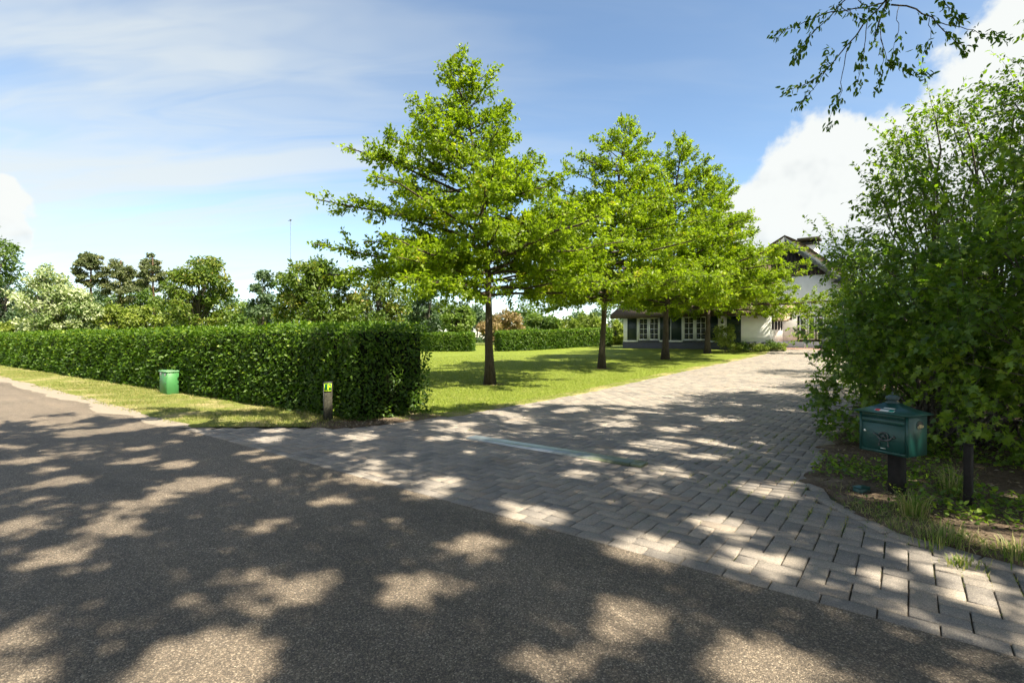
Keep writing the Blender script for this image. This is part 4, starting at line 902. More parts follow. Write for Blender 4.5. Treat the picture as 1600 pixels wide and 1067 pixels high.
# a hanging branch of the roadside tree
def overhang():
    rng = np.random.default_rng(61); Y0 = 6.0
    t = thing('overhanging_branch', 'drooping leafy branch hanging into the sky at the top right', 'branch', (5.2, 4.6, 7.2))
    off = np.array([5.2, 4.6, 7.2])
    def pt(u, v, Y): return np.array([(u - 800) / F_PX * Y, Y, z_px(v, Y)]) - off
    limbs = [  # (points as u, v, depth), radius
        ([(1420, -120, 5.4), (1400, -40, 5.7), (1385, 0, 5.8), (1372, 45, 5.9), (1368, 66, 6.0)], .016),
        ([(1385, 0, 5.8), (1350, 40, 5.9), (1318, 80, 6.0), (1290, 110, 6.0), (1265, 130, 6.1), (1228, 142, 6.2)], .010),
        ([(1392, 8, 5.8), (1425, 12, 5.7), (1460, 32, 5.7), (1488, 60, 5.8), (1510, 78, 5.9)], .010),
        ([(1380, 5, 5.8), (1340, 14, 5.7), (1290, 22, 5.7), (1255, 36, 5.8), (1212, 55, 5.9)], .008),
        ([(1385, 0, 5.8), (1330, -10, 5.5), (1310, 10, 5.6), (1290, 35, 5.7), (1260, 62, 5.8), (1242, 90, 5.9)], .008),
        ([(1324, 75, 6.0), (1318, 110, 6.0), (1313, 150, 6.0), (1303, 172, 6.1), (1292, 200, 6.1)], .005),
        ([(1376, 40, 5.9), (1380, 80, 5.9), (1376, 120, 6.0), (1372, 140, 6.0)], .004),
        ([(1376, 45, 5.9), (1384, 95, 5.9), (1400, 100, 5.9), (1428, 115, 6.0), (1450, 114, 6.0)], .004),
        ([(1405, 10, 5.8), (1402, 45, 5.8), (1396, 80, 5.9), (1394, 100, 5.9)], .004),
        ([(1470, 36, 5.7), (1510, 45, 5.7), (1540, 55, 5.8), (1575, 60, 5.9)], .005),
        ([(1300, 104, 6.0), (1288, 95, 6.0), (1295, 80, 6.0)], .004),
        ([(1290, 112, 6.0), (1270, 140, 6.1), (1258, 155, 6.1), (1248, 168, 6.1)], .004),
        ([(1452, 28, 5.7), (1455, 60, 5.8), (1440, 78, 5.9)], .004),
        ([(1355, 35, 5.9), (1352, 70, 5.9), (1348, 95, 6.0), (1342, 125, 6.0), (1334, 140, 6.0)], .005),
        ([(1420, -120, 5.4), (1455, -30, 5.3), (1480, 10, 5.4), (1500, 30, 5.5)], .008),
        ([(1325, -15, 5.5), (1350, 10, 5.6), (1372, 20, 5.7)], .006),
        ([(1310, 8, 5.6), (1330, 20, 5.7), (1345, 30, 5.7)], .005)]
    me = mesh_np('leaf', LEAF_OVAL[0] * np.array([1, .8, 1]), LEAF_OVAL[1]); me.materials.append(M['branch_leaf'])
    mb = MB(); count = 0; P4 = []
    for pts, r in limbs:
        P = np.array([pt(*q) for q in pts]); s = np.linspace(0, 1, len(P)); q = np.linspace(0, 1, 12)
        P = np.stack([np.interp(q, s, P[:, k]) for k in range(3)], 1); P[1:-1] += rng.normal(size=(10, 3)) * .008
        mb.tube(P, r * np.linspace(1, .3, 12), 5)
        n = max(10, int(np.linalg.norm(np.diff(P, axis=0), axis=1).sum() * 58))
        cl = rng.random(max(3, n // 5)); 
        for c in cl:
            c = .30 + .70 * c ** .8
            for j in range(rng.integers(3, 7)):
                pos, dv = along(P[None], np.array([np.clip(c + rng.normal() * .025, .05, 1)])); P4.append((pos[0], dv[0]))
        for j in range(6): P4.append((P[-1], unit(P[-1] - P[-3])))
    mb.build('limb', M['bark_grey'], t, True)
    rng.shuffle(P4); A4, N4, S4, Q4 = [], [], [], []
    for k, (pos, dv) in enumerate(P4):
        ax = unit(dv * .5 + rng.normal(size=3) * .5 + np.array([0, 0, -.65])); nr = unit(rng.normal(size=3)); x, y, z = leaf_frames(ax[None], nr[None])
        loc = pos + rng.normal(size=3) * .03; sz = rng.uniform(.05, .082)
        if k >= 300: A4.append(ax); N4.append(nr); S4.append(sz); Q4.append(loc); continue
        o = bpy.data.objects.new('leaf', me); COL.objects.link(o); o.parent = t
        mt = Matrix(((x[0, 0], y[0, 0], z[0, 0]), (x[0, 1], y[0, 1], z[0, 1]), (x[0, 2], y[0, 2], z[0, 2])))
        o.location = loc; o.rotation_euler = mt.to_euler(); o.scale = (sz,) * 3
    if Q4: link('foliage', leaves_mesh('foliage', np.array(Q4), np.array(A4), np.array(N4), np.array(S4), LEAF_OVAL, rng, .8), M['branch_leaf'], t, 'stuff')
M['branch_leaf'] = leaf_mat('cherry_leaf', [(0, (.05, .10, .015)), (.6, (.09, .16, .02)), (1, (.16, .22, .03))], 0.45, rough=0.4)
overhang()

# ------------------------------------------------------------------ the house
def house():
    FD, BD = 41.7, 46.7                                  # depth of the low front and of the gabled wing behind
    ga = W(-14, FD)[:2]; zb = .72
    t = thing('thatched_house', 'white thatched country house with dark shutters and black boarded gable', 'house', (0, 0, zb), PHI)
    A = lambda u, d=FD: float(a_of_u(u, d))
    Z = lambda v, u, d=FD: float(z_px(v, W(A(u, d), d)[1]) - zb)
    aL, aR = A(974), A(1203)                              # front range from its left corner to the recess
    zp = Z(534, 1040)                                     # top of plinth
    ze = Z(492.5, 1040) + .05                             # eaves
    MB().box(aL, aR, FD, FD + 11, zp, ze, 0).build('wall', M['plaster'], t)
    MB().box(aL - .03, aR + .03, FD - .035, FD + 11.03, -.6, zp - .004).build('plinth', M['brick'], t)
    # thatched hipped roof of the front range: thick eaves, rounded ridge
    def thatch(name, a0, a1, d0, d1, z_e, z_r, hip0, hip1, th=.38, eave_r=None):
        dm = (d0 + d1) / 2; n = 9; V = []
        prof = np.linspace(0, 1, n); rows = []
        for s in np.linspace(-1, 1, 2 * n - 1):
            f = 1 - abs(s); zz = z_e + (z_r - z_e) * (f if f < .9 else .9 + (f - .9) * .5 + .02)
            d = dm + s * (d1 - d0) / 2; h0 = hip0 * f; h1 = hip1 * f
            rows.append([(a0 + h0, d, zz), (a1 - h1, d, zz), (a1 - h1, d, zz - th), (a0 + h0, d, zz - th)])
        V = np.array(rows).reshape(-1, 3); k = len(rows)
        Q = [(i * 4 + j, i * 4 + (j + 1) % 4, (i + 1) * 4 + (j + 1) % 4, (i + 1) * 4 + j) for i in range(k - 1) for j in range(4)] + [(0, 3, 2, 1), ((k - 1) * 4, (k - 1) * 4 + 1, (k - 1) * 4 + 2, (k - 1) * 4 + 3)]
        return MB().add(V, Q).build(name, M['thatch'], t)
    thatch('roof', aL - .9, aR + .5, FD - .75, FD + 11.7, ze + .1, 8.2, 3.4, 1.6)
    # windows: two pairs, each a white frame with eight panes; shutters beside
    def window(u0, u1, v0, v1, d, cols, rows, frame=.085, mun=.035, frame_mat=None, um=None):
        a0, a1 = A(u0, d), A(u1, d); um = um or (u0 + u1) / 2; z0, z1 = Z(v1, um, d), Z(v0, um, d)
        mb = MB(); y0, y1 = d - .05, d + .03
        mb.box(a0, a0 + frame, y0, y1, z0, z1); mb.box(a1 - frame, a1, y0, y1, z0, z1)
        mb.box(a0 + frame, a1 - frame, y0, y1, z0, z0 + frame); mb.box(a0 + frame, a1 - frame, y0, y1, z1 - frame, z1)
        iw, ih = a1 - a0 - 2 * frame, z1 - z0 - 2 * frame
        for c in range(1, cols): x = a0 + frame + iw * c / cols; mb.box(x - mun / 2, x + mun / 2, y0 + .006, y1, z0 + frame, z1 - frame)
        for r in range(1, rows): z = z0 + frame + ih * r / rows; mb.box(a0 + frame, a1 - frame, y0 + .010, y1, z - mun / 2, z + mun / 2)
        w = mb.build('window', frame_mat or M['white'], t)
        for c in range(cols):
            for r in range(rows):
                xa, xb = a0 + frame + iw * c / cols + mun / 2, a0 + frame + iw * (c + 1) / cols - mun / 2; za, zc = z0 + frame + ih * r / rows + mun / 2, z0 + frame + ih * (r + 1) / rows - mun / 2
                MB().box(xa, xb, d - .022, d - .014, za, zc).build('pane', M['glass'], w)
        return w
    for u0, u1 in ((998, 1013), (1014.6, 1030), (1068, 1085), (1086.6, 1104)): window(u0, u1, 495.5, 531.5, FD, 2, 4, um=1045)
    def slab(name, u0, u1, v0, v1, mat, d=FD, th=.05, um=1045, parent=None):
        return MB().box(A(u0, d), A(u1, d), d - th, d - .003, Z(v1, um, d), Z(v0, um, d), .008).build(name, mat, parent or t)
    def shutter(u0, u1):
        s = slab('shutter', u0, u1, 495.5, 531.5, M['shutter'])
        a0, a1 = A(u0), A(u1); z0, z1 = Z(531.5, 1045), Z(495.5, 1045)
        for (x0, x1, p, q) in ((a0 + .04, a0 + .10, z0 + .05, z1 - .05), (a1 - .10, a1 - .04, z0 + .05, z1 - .05), (a0 + .11, a1 - .11, z0 + .05, z0 + .12), (a0 + .11, a1 - .11, z1 - .12, z1 - .05), (a0 + .11, a1 - .11, (z0 + z1) / 2 - .04, (z0 + z1) / 2 + .04)):
            MB().box(x0, x1, FD - .066, FD - .046, p, q).build('batten', M['shutter'], s)
    for u0, u1 in ((980.5, 995), (1031.5, 1047), (1049, 1065), (1106, 1122)): shutter(u0, u1)
    for u0, u1 in ((974.2, 996.6), (1031, 1066.6), (1105.4, 1124)): slab('sill_band', u0, u1, 532.3, 534.2, M['white'], th=.07)
    slab('corner_board', 995.3, 996.9, 495, 532.1, M['white'], th=.06); slab('corner_board', 1065.3, 1066.9, 495, 532.1, M['white'], th=.06)
    for u0, u1 in ((997.4, 1030.6), (1067.4, 1104.6)): slab('brick_sill', u0, u1, 531.9, 533.8, M['brick'], th=.09)
    # dark green door beside a small white notice
    dr = slab('door', 1136, 1158, 494, 541, M['shutter'], um=1147, th=.06)
    MB().box(A(1155.4), A(1156.2), FD - .12, FD - .062, Z(520, 1147), Z(516, 1147)).build('handle', M['dark_metal'], dr)
    for v in (503, 518, 533): MB().box(A(1138), A(1156), FD - .08, FD - .058, Z(v + 5, 1147), Z(v - 6, 1147), .01).build('panel', M['shutter'], dr)
    n = slab('notice_board', 1125.2, 1132.8, 498, 515, M['white'], um=1129, th=.08)
    for v in (503.6, 511): 
        MB().lathe([(.0, 0), (.15, 0), (.15, .03), (0, .03)], 14).build('emblem', M['dark_metal'], n).matrix_local = Matrix.Translation((A(1129), FD - .083, Z(v, 1129))) @ Matrix.Rotation(math.radians(90), 4, 'X') @ Matrix.Scale(.8 if v < 505 else .55, 4)
    # return wall of the recess, facing the driveway, with four narrow windows
    for k, (q0, q1) in enumerate(((.55, 1.15), (1.75, 2.35), (2.95, 3.55), (4.0, 4.5))):
        mb = MB(); z0, z1 = zp + .95, zp + 2.15
        x0, x1 = aR + .004, aR + .05
        mb.box(x0, x1, FD + q0, FD + q0 + .06, z0, z1); mb.box(x0, x1, FD + q1 - .06, FD + q1, z0, z1); mb.box(x0, x1, FD + q0 + .06, FD + q1 - .06, z0, z0 + .06); mb.box(x0, x1, FD + q0 + .06, FD + q1 - .06, z1 - .06, z1)
        w = mb.build('narrow_window', M['black_wood'], t); MB().box(x0, x1 - .03, FD + q0 + .06, FD + q1 - .06, z0 + .06, z1 - .06).build('pane', M['glass'], w)
    # low tiled lean-to eave over the recess
    lv = MB(); zl = Z(504.5, 1220, BD)
    lv.prism([(FD + 1.0, zl), (FD + 1.0, zl + .14), (BD - .01, zl + 1.5), (BD - .01, zl + 1.3)], 0, aR + .06, A(1246, BD)); lv.build('lean_to_roof', M['terracotta'], t)
    # gabled wing
    ap_a = A(1228, BD); zt = Z(370, 1228, BD); slope = .875; half = 7.1; zw = zt - slope * half
    wl = MB(); zg = Z(431.5, 1240, BD); hw_ = (zt - .55 - zg) / slope
    wl.prism([(ap_a - half, zp + .06), (ap_a + half, zp + .06), (ap_a + half, zw - .1), (ap_a + hw_, zg), (ap_a - hw_, zg), (ap_a - half, zw - .1)], 1, BD, BD + 9)
    wl.build('gable_wall', M['plaster'], t)
    MB().box(ap_a - half - .03, ap_a + half + .03, BD - .035, BD + 9, -.6, zp + .056).build('gable_plinth', M['brick'], t)
    gb = MB().prism([(ap_a + hw_, zg + .004), (ap_a, zt - .55), (ap_a - hw_, zg + .004)], 1, BD + .03, BD + 9).build('gable', M['black_wood'], t)
    npl = 22; pw = 2 * hw_ / npl
    for i in range(npl):
        x0 = ap_a - hw_ + i * pw + .012; x1 = x0 + pw - .024; h = lambda x: zg + (hw_ - abs(x - ap_a)) * slope
        pro = .035 if i % 2 else .0
        poly = [(x0, zg - .02), (x1, zg - .02), (x1, h(x1)), (x0, h(x0))]
        MB().prism(poly, 1, BD - .03 - pro, BD + .026).build('plank', M['black_wood'], gb)
    # roof of the wing: thatch with rounded ridge, grey barge boards in front
    rf = MB(); n = 17; pts = []
    for s in np.linspace(-1, 1, n):
        x = s * (half + .9); zz = zt + .12 - slope * math.sqrt(x * x + .18) + .30; pts.append((x, zz))
    ou = [(ap_a + x, z) for x, z in pts]; inn = [(ap_a + x, z - .52) for x, z in pts[::-1]]
    V = np.array([(x, y, z) for y in (BD - .55, BD + 9.5) for (x, z) in ou + inn]); m = 2 * n
    Q = [(j, (j + 1) % m, m + (j + 1) % m, m + j) for j in range(m)] + [(j, j + 1, m - 2 - j, m - 1 - j) for j in range(n - 1)] + [(m + m - 1 - j, m + m - 2 - j, m + j + 1, m + j) for j in range(n - 1)]
    rf.add(V, Q); rf.build('wing_roof', M['thatch'], t)
    for sg in (-1, 1):
        b = MB(); top = zt - .10
        b.prism([(ap_a, top), (ap_a, top - .62), (ap_a + sg * (half + .6), top - .62 - slope * (half + .6)), (ap_a + sg * (half + .6), top - slope * (half + .6))], 1, BD - .62 - .004 * sg, BD - .50 - .004 * sg); b.build('barge_board', M['barge'], t)
    # chimney with a slab on feet
    cd = BD + 4.2; ca0, ca1 = A(1256, cd), A(1277, cd); zc = Z(382, 1266, cd)
    ch = MB().box(ca0, ca1, cd, cd + 1.1, zc - 4.5, zc, .01).build('chimney', M['plaster'], t)
    MB().box(ca0 - .12, ca1 + .12, cd - .12, cd + 1.22, zc + .002, zc + .13).build('cornice', M['dark_metal'], ch)
    for x in (ca0 + .1, ca1 - .3): MB().box(x, x + .2, cd + .2, cd + .9, zc + .132, zc + .36).build('foot', M['dark_metal'], ch)
    MB().box(A(1246, cd), A(1281, cd), cd - .25, cd + 1.35, zc + .362, zc + .60, .02).build('cap', M['post_grey'], ch)
    # wing windows: white casements in a dark surround
    s = MB().box(A(1246, BD), A(1302, BD), BD - .06, BD - .004, Z(534.0, 1260, BD), Z(493, 1260, BD)).build('window_surround', M['black_wood'], t)
    for u0, u1 in ((1249, 1261), (1262, 1274), (1276, 1288), (1289.5, 1300)): window(u0, u1, 495.5, 530.5, BD - .07, 1, 3, .10, .05, um=1262)
    MB().box(A(1288, BD), A(1330, BD), BD - 1.6, BD - .05, -.3, Z(528, 1300, BD), .02).build('porch_block', M['barge'], t)
    MB().tube([(A(1258, BD), BD - .12, -.1), (A(1258, BD), BD - .12, Z(532, 1258, BD))], .04, 8).build('downpipe', M['white'], t)
    # hanging gutter box on the recess corner
    MB().box(A(1233, BD), A(1238, BD), BD - .25, BD - .01, Z(500, 1235, BD), Z(489, 1235, BD), .01).build('hopper', M['dark_metal'], t)
M['terracotta'] = plain('weathered_roof_tiles', (.36, .27, .21), 0.9, 0.15, var=0.3, scale=8, bumpy=0.3)
house()
link('forecourt', mesh_np('forecourt', np.array([W(a, d, gz(d) + .006) for a, d in ((-7.9, 43.5), (10, 43.5), (10, 46.6), (-7.9, 46.6))]), [np.array([(0, 1, 2, 3)])]), plain('red_clay_paving', (.30, .19, .15), .9, .2, var=.25, scale=6, coord='Object'), None, 'structure')

# plants against the house front
def low_plant(u, v, Y, h, r, seed, label, n=900, mat=None, leaf=.10):
    X, Y = at_px(u, Y); clump_tree('garden_plant', label, X, Y, ground_at(X, Y) + .03, ground_at(X, Y) + h, r, leaf, n, mat or G_LIGHT, M['bark_grey'], seed, 14, 'plant', .02, r, 'plants in the bed by the front wall', stems=3, clump=.42)
low_plant(1134, 545, 37.3, 2.1, .75, 201, 'tallest yellow-green shrub in the bed, before the dark door', 2600, leaf=.13)
for k, (u, h, r) in enumerate(((1150, .62, .55), (1163, .78, .6), (1177, .58, .6), (1190, .66, .6), (1203, .74, .55), (1214, .70, .5), (1222, .55, .4))):
    low_plant(u, 548, 36.8, h, r, 210 + k, ['low plant nearest the tall yellow-green shrub', 'second low plant from the tall yellow-green shrub', 'third low plant from the tall yellow-green shrub', 'middle low plant under the white wall',
              'third low plant from the driveway end of the bed', 'second low plant from the driveway end of the bed', 'low plant at the driveway end of the bed'][k], 900, [G_LIGHT, G_MID][k % 3 == 1])

# ------------------------------------------------------------------ mailbox
def mailbox():
    n_ = np.array([-.92, -.39]); n_ /= np.linalg.norm(n_); yaw = math.atan2(n_[1], n_[0]) + math.pi / 2   # local -y = front normal
    t = thing('mailbox', 'dark green metal mailbox with pitched lid on a dark post beside the driveway', 'mailbox', (3.885, 5.215, 0.0), yaw)
    w, dp, z0, z1 = .46, .315, .445, .855; hw = w / 2; hd = dp / 2; G = M['box_green']
    mb = MB(); mb.box(-hw, hw, -hd + .02, hd, z0, z1, .006); mb.build('body', G, t)
    # front frame around the door
    f = MB(); f.box(-hw, -hw + .022, -hd, -hd + .018, z0, z1); f.box(hw - .022, hw, -hd, -hd + .018, z0, z1); f.box(-hw + .0225, hw - .0225, -hd, -hd + .018, z0, z0 + .028)
    f.build('front_frame', G, t)
    MB().box(-hw + .026, hw - .026, -hd + .003, -hd + .018, z0 + .032, z1 - .115, .003).build('door', G, t)
    MB().box(-hw + .026, hw - .026, -hd - .002, -hd + .018, z1 - .110, z1 - .066, .003).build('flap_rail', G, t)
    fl = MB(); fl.prism([(-hd + .016, z1 - .058), (-hd + .004, z1 - .054), (-hd - .008, z1 - .006), (-hd + .016, z1 - .006)], 0, -hw + .028, hw - .028); fl.build('letter_flap', G, t)
    # lid: shallow hipped pyramid with a thin turned-down rim
    o = .035; e = z1 + .002; L = MB(); rimx, rimy = hw + o, hd + o
    ring = lambda x, y, z: [(-x, -y, z), (x, -y, z), (x, y, z), (-x, y, z)]
    V = ring(rimx, rimy, e - .014) + ring(rimx, rimy, e) + ring(hw * .62, hd * .55, e + .045) + ring(.055, .05, e + .088) + ring(rimx - .006, rimy - .006, e - .014) + ring(rimx - .02, rimy - .02, e - .001)
    Q = []
    for k in (0, 1, 2): Q += [(k * 4 + j, k * 4 + (j + 1) % 4, k * 4 + 4 + (j + 1) % 4, k * 4 + 4 + j) for j in range(4)]
    Q += [(12, 13, 14, 15)] + [(16 + j, 16 + (j + 1) % 4, (j + 1) % 4, j) for j in range(4)] + [(20 + j, 20 + (j + 1) % 4, 16 + (j + 1) % 4, 16 + j) for j in range(4)] + [(20, 23, 22, 21)]
    lid = L.add(V, Q).build('lid', G, t)
    # crown-shaped cast finial
    fb = MB(); fb.lathe([(.058, 0), (.060, .010), (.038, .018), (.034, .026)], 24, (0, 0, e + .086)); fb.lathe([(.030, .024), (.052, .034), (.060, .050), (.056, .066), (.036, .078), (.012, .084), (.0, .084)], 32, (0, 0, e + .086), 8, .07)
    fb.lathe([(.008, .082), (.006, .092), (.012, .100), (.012, .106), (.0, .114)], 12, (0, 0, e + .086)); fb.build('finial', M['finial'], lid, True)
    # stickers lying on the front slope of the lid
    sl = math.atan2(.045, rimy - hd * .55); 
    def on_lid(name, x0, x1, s0, s1, mat, lift=.0022):
        dirv = np.array([rimy - hd * .55, .045]); ln = np.linalg.norm(dirv); dirv /= ln; nrm = np.array([-dirv[1], dirv[0]])
        pts = []
        for s in (s0, s1):
            y, z = -rimy + dirv[0] * s + nrm[0] * lift, e + dirv[1] * s + nrm[1] * lift; pts.append((y, z))
        pts2 = [(y - nrm[0] * .0014, z - nrm[1] * .0014) for y, z in pts[::-1]]
        return MB().prism(pts + pts2, 0, x0, x1).build(name, mat, lid)
    on_lid('sticker', -.080, .105, .028, .066, M['paper']); on_lid('sticker_red', -.074, -.030, .030, .064, M['red'], .0042); on_lid('sticker_teal', .055, .100, .030, .064, M['teal'], .0042)
    on_lid('sticker', -.02, .085, .088, .108, M['paper'])
    MB().lathe([(.0, .006), (.009, .006), (.013, .003), (.014, 0)], 16).build('lock', M['chrome'], t, True).matrix_local = Matrix.Translation((-hw + .055, -hd + .002, z0 + .205)) @ Matrix.Rotation(math.radians(90), 4, 'X')
    # cast post-horn emblem: ring, crossing mouthpiece and bell, cords with tassels
    em = MB(); yy = -hd - .010; cx, cz = .012, z0 + .170; th = np.linspace(0, 2 * np.pi, 25)
    em.tube(np.stack([cx + .046 * np.cos(th), np.full(25, yy), cz + .043 * np.sin(th)], 1), .0062, 6, False)
    em.tube([(cx - .098, yy, cz + .022), (cx - .07, yy, cz + .012), (cx - .045, yy, cz - .018), (cx, yy - .002, cz - .040), (cx + .05, yy, cz - .030), (cx + .085, yy, cz + .002)], [.011, .005, .006, .008, .010, .006], 7)
    em.tube([(cx + .082, yy, cz + .0), (cx + .104, yy, cz + .012)], [.006, .016], 8)
    for (ax_, az_, bx_, bz_) in ((-.020, -.030, .014, .030), (.022, -.022, -.012, .030), (-.030, .002, .030, .004)): em.tube([(cx + ax_, yy, cz + az_), (cx + (ax_ + bx_) / 2, yy - .003, cz + (az_ + bz_) / 2), (cx + bx_, yy, cz + bz_)], .0048, 6)
    for sx in (-.040, .046):
        em.tube([(cx + sx * .8, yy, cz - .036), (cx + sx * .95, yy, cz - .055), (cx + sx, yy, cz - .072)], [.0035, .004, .005], 6); em.tube([(cx + sx, yy, cz - .072), (cx + sx * 1.02, yy, cz - .098)], [.006, .0095], 7)
    em.build('emblem', M['emblem'], t, True)
    MB().box(-.022, .026, -hd - .0005, -hd + .004, z0 + .046, z0 + .054).build('maker_plate', M['paper'], t)
    # round paper hole in the right side with a folded paper in it
    mbh = MB(); th = np.linspace(0, 2 * np.pi, 25); mbh.tube(np.stack([np.full(25, hw + .002), .030 + .052 * np.cos(th), z1 - .105 + .042 * np.sin(th)], 1), .004, 6, False); hole = mbh.build('paper_hole_rim', G, t, True)
    V = [(hw + .0016, .030 + .050 * math.cos(a), z1 - .105 + .040 * math.sin(a)) for a in th[:-1]] + [(hw + .0016, .030, z1 - .105)]
    MB().add(V, [], [(24, j, (j + 1) % 24) for j in range(24)]).build('paper_hole', M['dark_metal'], t)
    MB().prism([(-.012, z1 - .137), (.062, z1 - .128), (.074, z1 - .112), (.030, z1 - .098), (-.008, z1 - .120)], 0, hw - .05, hw + .016).build('folded_paper', M['newspaper'], t)
    pm = MB(); pm.box(-.060, .060, .012, .132, -.12, z0 - .002, .010); pm.build('post', M['post_dark'], t)
mailbox()

# ------------------------------------------------------------------ small things
def small_things():
    # short black post leaning in front of the shrubs
    X, Y = at_px(1513, 4.82); t = thing('marker_post', 'short black wooden post leaning slightly, right of the mailbox', 'post', (X, Y, 0), .5)
    mb = MB(); mb.box(-.030, .030, -.030, .030, -.15, .60, .005); o = mb.build('shaft', M['post_dark'], t); o.rotation_euler = (.02, -.055, 0)
    c = MB(); c.prism([(-.032, .602), (.032, .602), (.032, .612), (-.032, .626)], 1, -.032, .032); o = c.build('cap', M['post_dark'], t); o.rotation_euler = (.02, -.055, 0)
    # house number post
    X, Y = at_px(513, 9.95); t = thing('number_post', 'squat weathered wooden post with green number plate at the hedge end', 'post', (X, Y, 0), math.radians(14))
    hw = .072; MB().box(-hw, hw, -hw, hw, -.1, .745, .008).build('shaft', M['post_grey'], t)
    MB().box(-hw - .004, hw + .004, -hw - .004, hw + .004, .746, .765, .004).build('cap', M['dark_metal'], t)
    MB().box(-hw - .014, -hw - .002, -hw - .002, hw + .002, .0, .745).build('side_board', M['dark_metal'], t)
    pl = MB().box(-.070, .070, -hw - .016, -hw - .004, .585, .738, .003).build('number_plate', M['sign_green'], t)
    bd = MB()
    for b in ((-.066, .066, .589, .598), (-.066, .066, .725, .734), (-.066, -.058, .5985, .7245), (.058, .066, .5985, .7245)): bd.box(b[0], b[1], -hw - .0185, -hw - .0155, b[2], b[3])
    bd.build('border', M['sign_yellow'], pl)
    def text(s, x, z, size, name):
        cu = bpy.data.curves.new(name, 'FONT'); cu.body = s; cu.size = size; cu.extrude = .0012; cu.offset = .0022
        tmp = bpy.data.objects.new('t', cu); COL.objects.link(tmp); dg = bpy.context.evaluated_depsgraph_get(); me = bpy.data.meshes.new_from_object(tmp.evaluated_get(dg)); bpy.data.objects.remove(tmp)
        me.materials.clear(); me.materials.append(M['sign_yellow']); o = bpy.data.objects.new(name, me); COL.objects.link(o); o.parent = pl
        o.matrix_local = Matrix.Translation((x, -hw - .0175, z)) @ Matrix.Rotation(math.radians(90), 4, 'X')
    text('1', -.030, .615, .135, 'numeral'); text('a', .012, .655, .085, 'letter')
    # green street cabinet set into the hedge
    ca, cd_ = AD(*at_px(261, 14.5)); P = W(ca, cd_); t = thing('street_cabinet', 'small bright green metal utility cabinet set into the long hedge', 'cabinet', (P[0], P[1], 0), PHI)
    MB().box(-.58, 0, 0, .30, -.05, .635, .008).build('body', M['cabinet'], t); MB().box(-.605, .025, -.025, .32, .637, .680, .01).build('lid', M['cabinet_lid'], t)
    MB().box(-.54, -.03, -.007, -.001, .04, .60, .002).build('door', M['cabinet'], t); MB().box(-.10, -.08, -.018, -.0075, .30, .36).build('handle', M['dark_metal'], t)
    for x0, x1, z in ((-.53, -.40, .55), (-.20, -.06, .53)): MB().box(x0, x1, -.0105, -.0075, z, z + .075).build('sticker', M['paper'], t)
    # steel strip let into the paving
    r0, r1 = 2.62, 5.55; P = W(-(r0 + r1) / 2, 6.10); t = thing('steel_strip', 'long flat galvanised steel strip lying across the paving', 'steel strip', (P[0], P[1], .018), PHI)
    hl = (r1 - r0) / 2; MB().box(-hl, hl - .16, -.115, .115, -.03, .014, .004).build('plate', M['steel'], t)
    MB().box(hl - .152, hl, -.115, .115, -.03, .012, .004).build('end_plate', M['steel'], t)
    MB().box(-hl, hl - .16, -.135, -.117, -.03, .006).build('edge_flange', M['steel'], t)
    # small green plastic tray on the soil
    X, Y = at_px(1346, 5.3); t = thing('valve_box', 'small dark green plastic box half sunk in soil near the mailbox post', 'box', (X, Y, .015), .3)
    MB().box(-.07, .07, -.045, .045, -.04, .04, .006).build('body', M['box_green'], t); MB().box(-.074, .074, -.049, .049, .042, .054, .004).build('lid', M['box_green'], t)
    # lamp post half hidden by shrubs
    X, Y = at_px(1319, 13.0); t = thing('lamp_post', 'old-fashioned curved lamp post with conical shade, half hidden by shrubs', 'lamp', (X + .45, Y, 0), 0)
    zt = z_px(440, Y); p = [(0, 0, -.1), (0, 0, 1.0), (0, 0, zt + .2)]
    th = np.linspace(0, math.pi, 9); arc = [(-.225 + .225 * math.cos(a), 0, zt + .35 + .22 * math.sin(a)) for a in th]
    MB().tube([(0, 0, -.1), (0, 0, .9), (0, 0, zt + .35)], [.05, .045, .03], 10).build('pole', M['dark_metal'], t, True)
    MB().tube(arc, .018, 8).build('arm', M['dark_metal'], t, True)
    sh = MB(); sh.lathe([(.02, .30), (.03, .22), (.07, .17), (.10, .12), (.26, .0), (.25, -.012), (.09, .10), (.0, .12)], 24, (-.45, 0, zt)); sd = sh.build('shade', M['dark_metal'], t, True)
    MB().lathe([(.0, -.05), (.05, -.03), (.06, .02), (.04, .08), (.0, .09)], 14, (-.45, 0, zt + .01)).build('bulb_glass', M['paper'], sd, True)
    # slim white flag pole far behind the hedge
    X, Y = at_px(454, 46); t = thing('flag_pole', 'slender white flag pole rising behind the chestnut trees', 'pole', (X, Y, 0), 0); zt = z_px(345, 46)
    MB().tube([(0, 0, -.1), (0, 0, zt * .5), (0, 0, zt)], [.03, .024, .016], 8).build('shaft', M['barge'], t, True); k = MB(); k.lathe([(0, -.02), (.09, .02), (.10, .06), (.05, .11), (0, .12)], 10, (0, 0, zt)); k.build('knob', M['dark_metal'], t, True)
    MB().box(-.22, .02, -.01, .01, zt - .02, zt + .01).build('vane', M['dark_metal'], t)
small_things()

